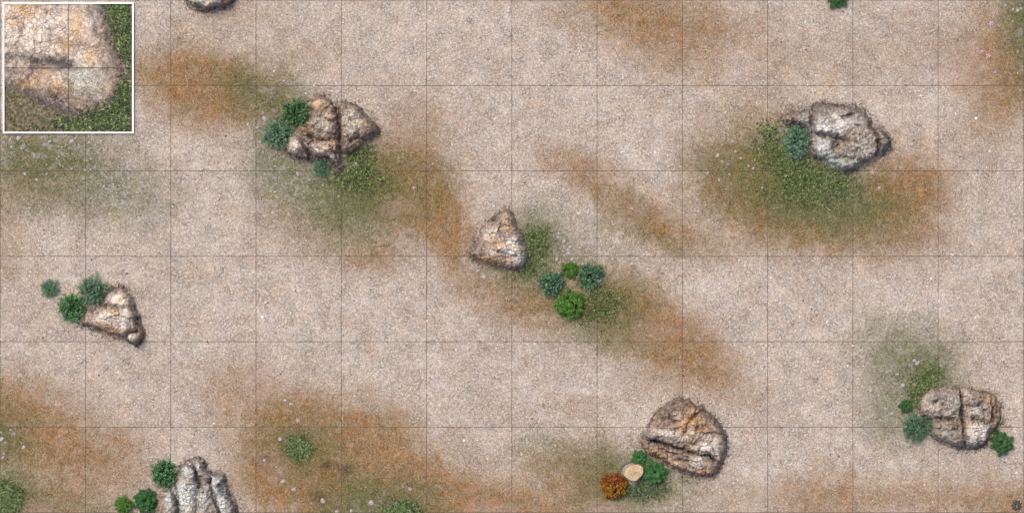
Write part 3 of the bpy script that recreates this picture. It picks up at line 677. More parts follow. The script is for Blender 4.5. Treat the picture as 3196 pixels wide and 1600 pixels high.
for x, y, r, l in [(800, 1165, 30, "knobbly pinkish stone with a shadowed side, left of the bottom green patch"), (1290, 1185, 30, "upright grey pink stone in the bottom green patch"), (370, 545, 24, "grey lilac stone left of the lone grass tuft at the bottom"), (480, 195, 22, "lilac stone above the lone grass tuft, right one of a close pair"), (420, 158, 20, "pale blue grey stone above the lone grass tuft, left one of a close pair"), (395, 970, 26, "flat pink stone in the orange patch below the lone grass tuft"), (940, 1272, 22, "white grey stone at the bottom edge, left of the vertical grid line"), (1085, 1268, 18, "white grey stone at the bottom edge, right of the vertical grid line"), (1110, 165, 20, "pale stone half sunk in the light gravel above the brown patch"), (685, 1187, 8, "tiny pink pebble beside the knobbly pinkish stone"), (490, 447, 9, "tiny white pebble just under the grid line above the lone grass tuft")]:
    stone(760 + x * .31, 1200 + y * .31, r * .31, l, mat=M_STONE_P if 'pink' in l else M_STONE)
for x, y, r in [(240, 630, 26), (110, 455, 15), (15, 545, 26), (30, 730, 20), (40, 690, 14), (10, 480, 14), (55, 580, 12)]:
    stone(x * .31, 1200 + y * .31, r * .31, "grey stone in the brown patch at the left edge near the bottom", "grey stones at the lower left edge")
for x, y, r in [(2360, 60, 22), (2550, 765, 16), (2400, 435, 12), (2450, 110, 20), (2500, 125, 22), (2540, 100, 18), (2450, 250, 14), (2530, 60, 10)]:
    stone(2500 + x * .2702, y * .2702, r * .2702, "small grey stone in the green brown patch in the top right corner", "stones in the top right corner")
for x, y, r in [(1010, 320, 16), (1000, 355, 18), (1055, 390, 22), (1115, 440, 20), (1100, 500, 20), (1130, 555, 22), (990, 555, 20), (1060, 520, 14), (1090, 470, 14), (1150, 580, 12), (270, 660, 18), (325, 715, 24), (460, 715, 16)]:
    stone(1400 + x * .3412, 620 + y * .3412, r * .3412, "lilac grey stone on the gravel near the triangular rock", "lilac stones round the triangular rock")
for x, y, r in [(305, 130, 30), (280, 110, 20), (150, 215, 18), (190, 300, 24), (110, 520, 20), (60, 480, 16), (70, 200, 14), (590, 120, 16), (490, 150, 14), (20, 570, 14)]:
    stone(2740 + x * .4032, 1080 + y * .4032, r * .4032 * .8, "greyish stone in the mossy ground left of the wide low rock", "stones left of the wide low rock")

# gravel: thousands of pebbles nobody could count
def gravel(n):
    r = np.random.default_rng(99)
    oct_v = np.array([(1, 0, 0), (-1, 0, 0), (0, 1, 0), (0, -1, 0), (0, 0, 1), (0, 0, -.6)], float)
    oct_f = np.array([(0, 2, 4), (2, 1, 4), (1, 3, 4), (3, 0, 4), (2, 0, 5), (1, 2, 5), (3, 1, 5), (0, 3, 5)])
    x = r.uniform(-40, 3236, n); y = r.uniform(-40, 1640, n)
    z = zones(x, y)
    keep = r.uniform(size=n) > np.clip(z[0] * 1.5 + z[1] * 1.4 - z[3] * .3, 0, .98)
    x, y = x[keep], y[keep]; n = len(x)
    wx, wy = P(x, y)
    rad = r.gamma(2.0, .0028, n) + .0035
    a = r.uniform(0, 6.28, n)
    V = oct_v[None] * (1 + .35 * r.uniform(-1, 1, (n, 6, 1)))
    V = V * np.stack([np.ones(n), r.uniform(.55, 1, n), r.uniform(.4, .8, n)], -1)[:, None]
    ca, sa = np.cos(a)[:, None], np.sin(a)[:, None]
    V = np.stack([V[..., 0] * ca - V[..., 1] * sa, V[..., 0] * sa + V[..., 1] * ca, V[..., 2]], -1) * rad[:, None, None]
    V[..., 0] += wx[:, None]; V[..., 1] += wy[:, None]; V[..., 2] += .002
    F = (oct_f[None] + (np.arange(n) * 6)[:, None, None]).reshape(-1, 3)
    tone = np.repeat(np.clip(r.normal(.5, .24, n), 0, 1), 6)
    m = tone_mat("gravel_pebble", [(0, (.07, .052, .042)), (.35, (.30, .23, .18)), (.65, (.48, .39, .32)), (1, (.76, .70, .64))], .9, .2)
    me = mesh_np("gravel", V.reshape(-1, 3), F, m, False, dict(tone=tone))
    tag(link("gravel", me), "fine pinkish beige gravel spread over the whole field", "gravel", kind="stuff")
gravel(24000)

def chips():
    """dark splinters added to imitate shade round the foot of every rock"""
    r = np.random.default_rng(123)
    X, Y = [], []
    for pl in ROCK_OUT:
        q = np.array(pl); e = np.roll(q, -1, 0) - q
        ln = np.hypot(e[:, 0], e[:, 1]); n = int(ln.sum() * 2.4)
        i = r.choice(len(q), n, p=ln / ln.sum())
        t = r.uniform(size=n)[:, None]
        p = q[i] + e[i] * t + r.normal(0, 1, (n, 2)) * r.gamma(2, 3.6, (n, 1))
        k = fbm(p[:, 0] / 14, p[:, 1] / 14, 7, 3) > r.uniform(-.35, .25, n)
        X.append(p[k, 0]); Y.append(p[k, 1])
    x, y = np.concatenate(X), np.concatenate(Y); n = len(x)
    wx, wy = P(x, y)
    a = r.uniform(0, 6.28, n); L = r.gamma(2.2, .0042, n) + .005
    v = np.array([(1, 0, .1), (0, .28, .1), (-1, 0, .1), (0, -.28, .1), (.1, 0, .5), (0, 0, -.3)], float)[None] * (1 + .3 * r.uniform(-1, 1, (n, 6, 1)))
    ca, sa = np.cos(a)[:, None], np.sin(a)[:, None]
    V = np.stack([v[..., 0] * ca - v[..., 1] * sa, v[..., 0] * sa + v[..., 1] * ca, v[..., 2]], -1) * L[:, None, None]
    V[..., 0] += wx[:, None]; V[..., 1] += wy[:, None]; V[..., 2] += .003
    f = np.array([(0, 1, 4), (1, 2, 4), (2, 3, 4), (3, 0, 4), (1, 0, 5), (2, 1, 5), (3, 2, 5), (0, 3, 5)])
    F = (f[None] + (np.arange(n) * 6)[:, None, None]).reshape(-1, 3)
    m = tone_mat("shade_chip", [(0, (.04, .033, .033)), (.5, (.14, .113, .102)), (1, (.36, .29, .245))], .9, .15)  # dark tones put the soft shading at the rock feet into colour
    tag(link("shade_chips", mesh_np("shade_chips", V.reshape(-1, 3), F, m, False, dict(tone=np.repeat(np.clip(r.normal(.45, .25, n), 0, 1), 6)))), "dark splinters added as shade round the feet of the rocks", "rock chips", kind="stuff")  # added chips standing in for shade at the rock feet
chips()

# ------------------------------------------------------------------ grass
def blades(px, py, length, width, seed, tone, z0=0.0, flat=.5):
    """bent blades: 5 vertices and 3 triangles each; px, py in metres"""
    r = np.random.default_rng(seed)
    n = len(px)
    a = r.uniform(0, 2 * np.pi, n)
    dx, dy = np.cos(a), np.sin(a)
    lean = r.uniform(.35, 1.0, n) * flat
    L = length * r.uniform(.55, 1.3, n)
    hz = L * np.sqrt(np.clip(1 - lean ** 2, .05, 1)); hx = L * lean
    w = width * r.uniform(.6, 1.3, n)
    tw = a + np.pi / 2 + r.uniform(-.5, .5, n)
    ux, uy = np.cos(tw) * w / 2, np.sin(tw) * w / 2
    def pt(f, zf, s):
        return np.stack([px + dx * hx * f + ux * s, py + dy * hx * f + uy * s, z0 + hz * zf], -1)
    V = np.stack([pt(0, 0, -.8), pt(0, 0, .8), pt(.45, .65, -1), pt(.45, .65, 1), pt(1.0, .8, 0)], 1).reshape(-1, 3)
    b = (np.arange(n) * 5)[:, None, None]
    F = (np.array([(0, 1, 3), (0, 3, 2), (2, 3, 4)])[None] + b).reshape(-1, 3)
    t = np.clip(tone[:, None] + np.array([-.16, -.16, 0, 0, .14])[None], 0, 1).ravel()
    return V, F, t

def spread(blobs, per_px2, seed, gate=True):
    r = np.random.default_rng(seed)
    X, Y = [], []
    for (cx, cy, rx, ry, ang, s) in blobs:
        n = int(per_px2 * math.pi * rx * ry * s)
        a = math.radians(ang)
        g = r.normal(0, .74, (n, 2)); g = g[np.hypot(g[:, 0], g[:, 1]) < 2.4]
        u, v = g[:, 0] * rx, g[:, 1] * ry
        X.append(cx + u * math.cos(a) - v * math.sin(a)); Y.append(cy + u * math.sin(a) + v * math.cos(a))
    X, Y = np.concatenate(X), np.concatenate(Y)
    keep = fbm(X / 11, Y / 11, seed, 3) > r.uniform(-.26, .42, len(X))
    return (X[keep], Y[keep]) if gate else (X, Y)

LUSH = (Z([(1230, 730, 60, 60), (1190, 850, 90, 110), (1190, 1000, 160, 100), (1010, 1020, 120, 60, 0, .8), (1230, 1130, 130, 70, 0, .5), (1100, 800, 70, 50)], .3102, 760, 240)
        + Z([(790, 340, 85, 80), (800, 450, 90, 110), (780, 610, 100, 70, 0, .8), (700, 680, 90, 30, 0, .5), (1400, 900, 140, 70), (1300, 1040, 130, 70, 0, .8), (1470, 1000, 90, 60, 0, .6)], .3412, 1400, 620)
        + Z([(660, 340, 80, 50, 0, .9), (680, 460, 110, 110), (800, 590, 140, 90), (950, 690, 180, 100), (1150, 750, 200, 80), (900, 860, 180, 80, 0, .7), (1280, 840, 120, 70, 0, .6), (1050, 920, 160, 60, 0, .4)], .3721, 2150, 280)
        + Z([(370, 270, 90, 90, 0, .9), (310, 350, 60, 70), (430, 230, 60, 50, 0, .5), (270, 420, 40, 40, 0, .5)], .4032, 2740, 1080))
COOL = Z([(430, 1090, 80, 50), (600, 1000, 80, 80), (660, 1090, 150, 70, 0, .8), (500, 1150, 110, 40, 0, .6), (780, 980, 70, 50, 0, .5)], .2947, 1840, 1210)

def grass_obj(name, label, cat, X, Y, length, width, mat, seed, kind=None, base=None, mean=.5, flat=.9):
    r = np.random.default_rng(seed + 1)
    wx, wy = P(X, Y)
    org = (0, 0)
    if base is not None: org = P(*base)
    tone = np.clip(r.normal(mean, .24, len(X)) + .55 * fbm(X / 12, Y / 12, seed, 3), 0, 1)
    V, F, t = blades(wx - org[0], wy - org[1], length, width, seed, tone, 0, flat)
    me = mesh_np(name, V, F, mat, False, dict(tone=t))
    o = link(name, me, None, (org[0], org[1], 0))
    tag(o, label, cat, None, kind)
    return o
X, Y = spread(LUSH, .22, 5)
grass_obj("grass", "bright green grass growing along the edges of the rocks", "grass", X, Y, .09, .013, M_LUSH, 5, "stuff")
X, Y = spread(COOL, .30, 6)
grass_obj("grass", "cool green grass round the tree stump", "grass", X, Y, .085, .012, M_COOL, 6, "stuff")

def tuft(label, cx, cy, rx, ry, seed):
    X, Y = spread([(cx, cy, rx, ry, 0, 1.0), (cx, cy, rx * .5, ry * .5, 0, 1.0)], .26, seed, False)
    k = np.hypot((X - cx) / rx, (Y - cy) / ry) < 1.35 + .9 * fbm(X / 13, Y / 13, seed + 4, 3)
    X, Y = X[k], Y[k]
    grass_obj("grass_tuft", label, "grass tuft", X, Y, .105, .012, M_TUFT, seed, None, (cx, cy), .55, .85)
tuft("lone bushy green grass tuft in the orange brown patch near the bottom", 932, 1396, 33, 33, 31)
tuft("dark green grass tuft cut off by the bottom edge beside the olive patch", 1255, 1592, 50, 24, 32)
tuft("dense green grass tuft filling the bottom left corner of the field", 18, 1562, 42, 46, 33)

def scatter_mask(n, which, seed, power=1.0):
    r = np.random.default_rng(seed)
    x = r.uniform(-40, 3236, n); y = r.uniform(-40, 1640, n)
    z = zones(x, y)
    w = {'dry': np.clip(z[0] + .35 * z[1], 0, 1), 'green': z[1]}[which]
    k = r.uniform(size=n) < w ** power
    return x[k], y[k]
X, Y = scatter_mask(190000, 'dry', 51, 1.3)
grass_obj("dry_turf", "short dry brown and ochre turf in patches on the gravel", "dry grass", X, Y, .034, .008, M_DRY, 51, "stuff", None, .48, 1.0)
X, Y = scatter_mask(200000, 'green', 52, 1.5)
grass_obj("short_turf", "short olive green turf thinning out into the gravel", "grass", X, Y, .036, .008, M_LUSH, 52, "stuff", None, .5, 1.0)

# ------------------------------------------------------------------ bushes
def leaf_quads(c, dirs, L, W, r):
    """folded diamond leaves at centres c pointing along dirs"""
    n = len(c)
    d = dirs / np.linalg.norm(dirs, axis=1, keepdims=True)
    q = r.normal(size=(n, 3))
    s = np.cross(d, q); s /= np.linalg.norm(s, axis=1, keepdims=True) + 1e-9
    nrm = np.cross(d, s)
    flip = np.where(nrm[:, 2:3] < 0, -1, 1); nrm = nrm * flip
    L = (L * r.uniform(.7, 1.25, n))[:, None]; W = (W * r.uniform(.7, 1.25, n))[:, None]
    V = np.stack([c - d * L * .5, c + s * W * .5 + nrm * W * .18, c + d * L * .5, c - s * W * .5 + nrm * W * .18], 1).reshape(-1, 3)
    b = (np.arange(n) * 4)[:, None, None]
    F = (np.array([(0, 1, 2), (0, 2, 3)])[None] + b).reshape(-1, 3)
    return V, F

def tubes(segs, sides=5):
    V, F = [], []
    for a, b, ra, rb in segs:
        a, b = np.array(a, float), np.array(b, float)
        d = b - a; d /= np.linalg.norm(d) + 1e-9
        u = np.cross(d, (0.3, .9, .2)); u /= np.linalg.norm(u) + 1e-9
        v = np.cross(d, u)
        k = len(V)
        for i in range(sides):
            t = 2 * math.pi * i / sides
            o = u * math.cos(t) + v * math.sin(t)
            V.append(a + o * ra); V.append(b + o * rb)
        for i in range(sides):
            j = (i + 1) % sides
            F.append((k + 2 * i, k + 2 * j, k + 2 * j + 1, k + 2 * i + 1))
    return np.array(V), np.array(F)

def hemi(n, r, zmin=-.05):
    i = np.arange(n) + .5
    z = 1 - (1 - zmin) * i / n
    a = math.pi * (1 + 5 ** .5) * i
    q = np.sqrt(np.clip(1 - z * z, 0, 1))
    V = np.stack([q * np.cos(a), q * np.sin(a), z], -1) + r.normal(0, .09, (n, 3))
    return V / np.linalg.norm(V, axis=1, keepdims=True)

def bush(label, x, y, rad, kind, seed, group, sx=1.0, sy=1.0, tmean=.5, hgt=.85):
    r = np.random.default_rng(seed)
    R = rad * 1.1 * S
    c, d, t, segs = [], [], [], []
    H0 = R * hgt
    base = np.array((0, 0, .0))
    if kind in ('teal', 'glossy', 'blue'):
        ns = 190 if kind == 'teal' else 150
        D = hemi(ns, r, .0)
        lump = 1 + .55 * fbm(D[:, 0] * 1.9 + seed, D[:, 1] * 1.9 + D[:, 2], seed, 2)
        ext = r.uniform(.78, 1.1, ns) * np.clip(lump, .7, 1.22)
        stray = r.uniform(size=ns) < .09
        ext = np.where(stray & (D[:, 2] < .6), ext * r.uniform(1.1, 1.3, ns), ext)
        L, W, per = (R * .085, R * .045, 30) if kind == 'teal' else (R * .115, R * .075, 26)
        for i in range(ns):
            tip = D[i] * ext[i] * np.array([R, R, H0]) + (0, 0, R * .12)
            f = r.uniform(.42, 1.02, per) ** .6
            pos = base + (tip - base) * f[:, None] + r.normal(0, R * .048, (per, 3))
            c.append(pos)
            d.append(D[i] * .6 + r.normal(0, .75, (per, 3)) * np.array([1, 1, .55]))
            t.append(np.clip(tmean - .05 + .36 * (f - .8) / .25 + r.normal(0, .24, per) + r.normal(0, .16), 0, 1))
            if i % 2 == 0: segs.append((base, base + (tip - base) * .92, R * .022, R * .006))
    elif kind in ('moss', 'orange'):
        nc = 64
        D = hemi(nc, r, .05)
        L, W = R * .10, R * .075
        for i in range(nc):
            e = r.uniform(.66, .98)
            cc = D[i] * e * np.array([R, R, H0]) + (0, 0, R * .1)
            cr = R * r.uniform(.13, .20)
            per = 66
            dd = r.normal(size=(per, 3)); dd /= np.linalg.norm(dd, axis=1, keepdims=True)
            dd[:, 2] = np.abs(dd[:, 2]) * .9 - .1
            c.append(cc + dd * cr * r.uniform(.55, 1.0, (per, 1)))
            d.append(dd * .4 + r.normal(0, .6, (per, 3)))
            if kind == 'orange':
                yel = r.uniform(size=per) < (.35 if D[i, 1] < .25 else .1)
                t.append(np.where(yel, r.uniform(.75, 1, per), r.uniform(.05, .65, per)))
            else:
                t.append(np.clip(tmean + r.normal(0, .18, per) + .22 * dd[:, 2], 0, 1))
            segs.append((base, cc, R * .03, R * .01))
    else:   # 'fern': pointed fronds radiating from the middle
        na = int(r.integers(8, 10))
        L, W = R * .10, R * .035
        off = r.uniform(0, 6.28)
        for ring, (e0, zt, na_) in enumerate(((1.0, .25, na), (.72, .62, na), (.38, .92, 5))):
            for i in range(na_):
                a = off + 2 * math.pi * (i + .5 * ring) / na_ + r.normal(0, .12)
                e = e0 * (r.uniform(.8, 1.12) if ring == 0 else r.uniform(.85, 1.1))
                tip = np.array([math.cos(a) * R * e, math.sin(a) * R * e, H0 * zt * r.uniform(.9, 1.15) + R * .06])
                dirv = tip - base
                for q in range(20):
                    f = .22 + .78 * (q + 1) / 20
                    mid = base + dirv * f + np.array((0, 0, R * .28 * math.sin(f * math.pi)))
                    wid = R * .52 * (1 - f) ** .7 + R * .03
                    per = 34
                    side = np.array([-math.sin(a), math.cos(a), 0])
                    s = r.uniform(-1, 1, per)
                    pos = mid + side * (s * wid)[:, None] + r.normal(0, R * .03, (per, 3)) - np.array((0, 0, 1)) * (np.abs(s) * wid * .35)[:, None]
                    c.append(pos)
                    d.append(np.array([math.cos(a), math.sin(a), .25]) + side * (s * .9)[:, None] + r.normal(0, .3, (per, 3)))
                    t.append(np.clip(tmean + r.normal(0, .24, per) + r.normal(0, .1) + .25 * (.4 - np.abs(s)), 0, 1))
                segs.append((base, base + dirv * .9, R * .03, R * .008))
    c = np.concatenate(c); d = np.concatenate(d); t = np.concatenate(t)
    c = c * np.array([sx, sy, 1]); c[:, 2] = np.maximum(c[:, 2], .01)
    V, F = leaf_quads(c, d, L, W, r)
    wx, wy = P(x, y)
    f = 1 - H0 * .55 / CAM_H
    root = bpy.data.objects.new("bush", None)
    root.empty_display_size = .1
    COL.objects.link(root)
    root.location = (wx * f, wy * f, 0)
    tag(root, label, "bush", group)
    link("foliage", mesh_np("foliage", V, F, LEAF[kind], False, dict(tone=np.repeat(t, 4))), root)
    sv, sf = tubes([((a[0] * sx, a[1] * sy, a[2]), (b[0] * sx, b[1] * sy, max(b[2], .01)), ra, rb) for a, b, ra, rb in segs])
    link("stems", mesh_np("stems", sv, sf, M_STEM, True), root)
    return root

G1 = "bushes round the lobed rock"
bush("rich green leafy bush at the upper left of the large lobed rock", 921, 351, 40, 'glossy', 301, G1, tmean=.5)
bush("large teal bush at the left of the large lobed rock", 865, 417, 42, 'teal', 302, G1, tmean=.55)
bush("small teal bush below the large lobed rock", 1004, 523, 26, 'teal', 303, G1, .95, 1.1, .62)
G2 = "bushes in the group right of the triangular rock"
bush("dark blue green bush nearest to the triangular rock", 1721, 886, 38, 'blue', 304, G2)
bush("small round bright green bush at the top of the group of four", 1779, 842, 26, 'moss', 305, G2)
bush("dark blue green bush at the right of the group of four", 1843, 862, 37, 'blue', 306, G2)
bush("large round bright green bush at the bottom of the group of four", 1779, 950, 43, 'moss', 307, G2)
bush("tall teal bush between the grass patch and the big grey rock", 2487, 440, 44, 'teal', 308, None, .92, 1.22, .5)
G3 = "bushes beside the wedge shaped rock"
bush("small green bush standing apart at the far left, away from the wedge shaped rock", 155, 901, 26, 'teal', 309, G3, 1, 1, .55)
bush("large soft green bush touching the upper left of the wedge shaped rock", 288, 907, 43, 'teal', 310, G3, 1, 1, .5)
bush("rich green leafy bush at the left tip of the wedge shaped rock", 222, 960, 40, 'glossy', 311, G3)
G4 = "bushes beside the rock at the bottom edge"
bush("dark green leafy bush at the top of the row beside the bottom edge rock", 511, 1478, 40, 'glossy', 312, G4, tmean=.42)
bush("emerald frond bush with jagged outline beside the bottom edge rock", 455, 1560, 39, 'fern', 313, G4, tmean=.42)
bush("small round olive green bush at the bottom left, away from the rock", 386, 1574, 26, 'moss', 314, G4)
G5 = "bushes round the tree stump"
bush("small emerald bush just above the tree stump", 1995, 1427, 24, 'fern', 315, G5)
bush("large emerald star shaped bush right of the tree stump", 2044, 1473, 38, 'fern', 316, G5)
bush("orange and yellow autumn bush left of the tree stump", 1914, 1515, 40, 'orange', 317, G5)
G6 = "bushes round the wide low rock"
bush("small emerald bush at the upper left of the wide low rock", 2829, 1266, 22, 'fern', 318, G6)
bush("round dark teal bush at the left of the wide low rock", 2862, 1335, 40, 'teal', 319, G6, 1, 1, .45)
bush("emerald star shaped bush at the lower right of the wide low rock", 3126, 1381, 37, 'fern', 320, G6)
bush("emerald bush cut off by the top edge of the picture", 2614, -8, 34, 'fern', 321, None)

# ------------------------------------------------------------------ tree stump
def stump():
    cx, cy = P(1977, 1476)
    f = 1 - .12 / CAM_H
    root = bpy.data.objects.new("tree_stump", None)
    COL.objects.link(root)
    root.location = (cx * f, cy * f, 0)
    tag(root, "pale sawn tree stump with one root flaring towards the bottom, between bushes", "tree stump")
    sc = .2947 * S
    def rel(p): return ((p[0] - 465) * sc, -(p[1] - 903) * sc)
    top = smooth_poly([rel(p) for p in [(400, 835), (460, 810), (520, 812), (560, 830), (570, 875), (562, 915), (530, 945), (500, 975), (470, 985), (440, 980), (410, 960), (370, 935), (355, 905), (370, 865)]], 3)
    bot = smooth_poly([rel(p) for p in [(392, 822), (455, 800), (525, 800), (566, 818), (580, 860), (578, 905), (556, 945), (520, 985), (490, 1030), (455, 1040), (430, 1020), (405, 985), (358, 945), (345, 905), (358, 855)]], 3)
    n = len(top)
    bt = [bot[int(i * len(bot) / n)] for i in range(n)]
    # align the start angles
    V, F = [], []
    rings = 9
    for k in range(rings):
        q = k / (rings - 1)
        e = (1 - q) ** 2.2
        for i in range(n):
            a = math.atan2(top[i][1], top[i][0])
            b = min(bot, key=lambda p: abs(math.atan2(math.sin(math.atan2(p[1], p[0]) - a), math.cos(math.atan2(p[1], p[0]) - a))))
            w = 1 + .05 * math.sin(i * 2.7) * math.sin(k * 1.3 + i) - (.0 if k < rings - 1 else .0)
            V.append(((top[i][0] * (1 - e) + b[0] * e * 1.12) * w, (top[i][1] * (1 - e) + b[1] * e * 1.12) * w, .16 * q - .01))
    for k in range(rings - 1):
        for i in range(n):
            j = (i + 1) % n
            F.append((k * n + i, k * n + j, (k + 1) * n + j, (k + 1) * n + i))
    T = NT("stump_bark")
    p = T.n("ShaderNodeTexCoord").outputs["Object"]
    nz = T.noise(p, 60, 4, .6, 1.0)
    T.bump(nz, .8, .01)
    link("bark", mesh_np("bark", V, F, T.base(T.cramp(nz, [(.3, (.09, .075, .06)), (.5, (.28, .23, .18)), (.7, (.52, .45, .37))]), .9, .1), True), root)
    # sawn face with radial cracks
    Tm = NT("sawn_wood")
    p = Tm.n("ShaderNodeTexCoord").outputs["Object"]
    sp = Tm.n("ShaderNodeSeparateXYZ", {0: p})
    ang = Tm.math('ARCTAN2', sp.outputs[1], sp.outputs[0])
    rr = Tm.math('SQRT', Tm.math('ADD', Tm.math('MULTIPLY', sp.outputs[0], sp.outputs[0]), Tm.math('MULTIPLY', sp.outputs[1], sp.outputs[1])))
    cv = Tm.n("ShaderNodeCombineXYZ", {0: Tm.math('MULTIPLY', ang, 9.0), 1: Tm.math('MULTIPLY', rr, 16.0), 2: 0.0}).outputs[0]
    ray = Tm.noise(cv, 1.6, 4, .6)
    ring = Tm.n("ShaderNodeTexWave", {"Vector": p, "Scale": 30.0, "Distortion": 2.0, "Detail": 2.0}, wave_type='RINGS', rings_direction='Z').outputs[1]
    fine = Tm.noise(p, 120, 3, .6)
    v = Tm.math('ADD', Tm.math('MULTIPLY', Tm.ramp(Tm.math('ABSOLUTE', Tm.math('SUBTRACT', ray, .5)), 0.0, .07), .42), Tm.math('ADD', Tm.math('MULTIPLY', ring, .12), Tm.math('MULTIPLY', fine, .2)))
    col = Tm.cramp(v, [(.16, (.08, .052, .028)), (.30, (.28, .195, .11)), (.46, (.48, .355, .215)), (.62, (.64, .50, .33))])
    Tm.bump(v, .6, .008)
    mt = Tm.base(col, .85, .15)
    V, F = [], []
    rr_ = 7
    for k in range(rr_):
        q = 1 - k / rr_
        for i in range(n):
            x, y = top[i][0] * q, top[i][1] * q
            V.append((x, y, .1503 + .006 * (1 - q) + .0015 * math.sin(i * 3.1 + k)))
    V.append((0, 0, .157))
    for k in range(rr_ - 1):
        for i in range(n):
            j = (i + 1) % n
            F += [(k * n + i, k * n + j, (k + 1) * n + j), (k * n + i, (k + 1) * n + j, (k + 1) * n + i)]
    for i in range(n): F.append(((rr_ - 1) * n + i, (rr_ - 1) * n + (i + 1) % n, rr_ * n))
    link("sawn_top", mesh_np("sawn_top", V, F, mt, True), root)
    # collar of dark soil crumbs heaped against the foot
    r = np.random.default_rng(4)
    Vs, Fs = [], []
    for i in range(700):
        b = bot[int(r.integers(len(bot)))]
        q = r.uniform(1.0, 1.22)
        s = r.uniform(.003, .008)
        v = ICO_V[:12] if False else stone_unit * s
        off = len(Vs) * 0
        Vs.append(v * r.uniform(.7, 1.3, (6, 1)) + np.array((b[0] * q + r.normal(0, .004), b[1] * q + r.normal(0, .004), .012 * (1.25 - q) / .2 * r.uniform(.2, 1) + .003)))
        Fs.append(oct_faces + i * 6)
    link("soil_collar", mesh_np("soil_collar", np.concatenate(Vs), np.concatenate(Fs), plain("dark_soil", (.10, .105, .115), .95), False), root)
stone_unit = np.array([(1, 0, 0), (-1, 0, 0), (0, 1, 0), (0, -1, 0), (0, 0, 1), (0, 0, -.6)], float)
oct_faces = np.array([(0, 2, 4), (2, 1, 4), (1, 3, 4), (3, 0, 4), (2, 0, 5), (1, 2, 5), (3, 1, 5), (0, 3, 5)])
stump()

# ------------------------------------------------------------------ flowers lying in the turf
def flower_mesh(seed, mat):
    r = np.random.default_rng(seed)
    V, F = [(0, 0, .25)], []
    for k in range(5):
        a = 2 * math.pi * k / 5 + r.normal(0, .1)
        e = r.uniform(.85, 1.15)
        for (da, q, z) in ((-.45, .55, .3), (-.2, .95 * e, .2), (0, 1.08 * e, .15), (.2, .95 * e, .2), (.45, .55, .3)):
            V.append((math.cos(a + da) * q, math.sin(a + da) * q, z))
        b = 1 + 5 * k
        F += [(0, b, b + 1), (0, b + 1, b + 2), (0, b + 2, b + 3), (0, b + 3, b + 4)]
    return mesh_np("flower", V, F, mat)
M_PINK = plain("pink_petal", (.50, .29, .32), .6, 60, .2)
M_LILAC = plain("lilac_petal", (.42, .30, .46), .6, 60, .2)
fm = [flower_mesh(1, M_PINK), flower_mesh(2, M_LILAC)]
for x, y, r, k, l in [(929, 1311, 7, 0, "pink five petalled flower above the lone grass tuft"), (2723, 538, 7, 0, "pink flower below the right tip of the big grey rock"), (2743, 586, 6, 0, "pink flower in the orange patch, lower of two under the big grey rock"), (2811, 524, 4, 0, "tiny pink flower right of the big grey rock near the grid line"), (1279, 1524, 6, 0, "pale pink flower above the bottom edge tuft"), (917, 1525, 7, 1, "lilac flower in the brown patch near the bottom"), (3092, 74, 8, 1, "lilac flower in the top right brown patch"), (3085, 174, 8, 0, "round faded pink flower in the top right brown patch"), (3065, 160, 6, 1, "faint lilac flower left of the faded pink one at top right"), (3177, 162, 4, 0, "tiny pink flower near the right edge at top right"), (825, 1435, 5, 0, "small pink flower at the left of the orange patch"), (862, 1456, 4, 1, "tiny lilac flower in the orange patch below the lone grass tuft"), (1291, 586, 5, 0, "small red pink flower in the brown patch right of the lobed rock"), (1972, 650, 5, 0, "small pink flower in the sparse brown patch right of centre"), (3105, 225, 5, 1, "lilac flower just above the first grid line at the right")]:
    wx, wy = P(x, y)
    o = link("flower", fm[k], None, (wx, wy, .012), random.uniform(0, 6))
    o.scale = (r * S, r * S, r * S)
    tag(o, l, "flower", "pink and lilac flowers in the turf")

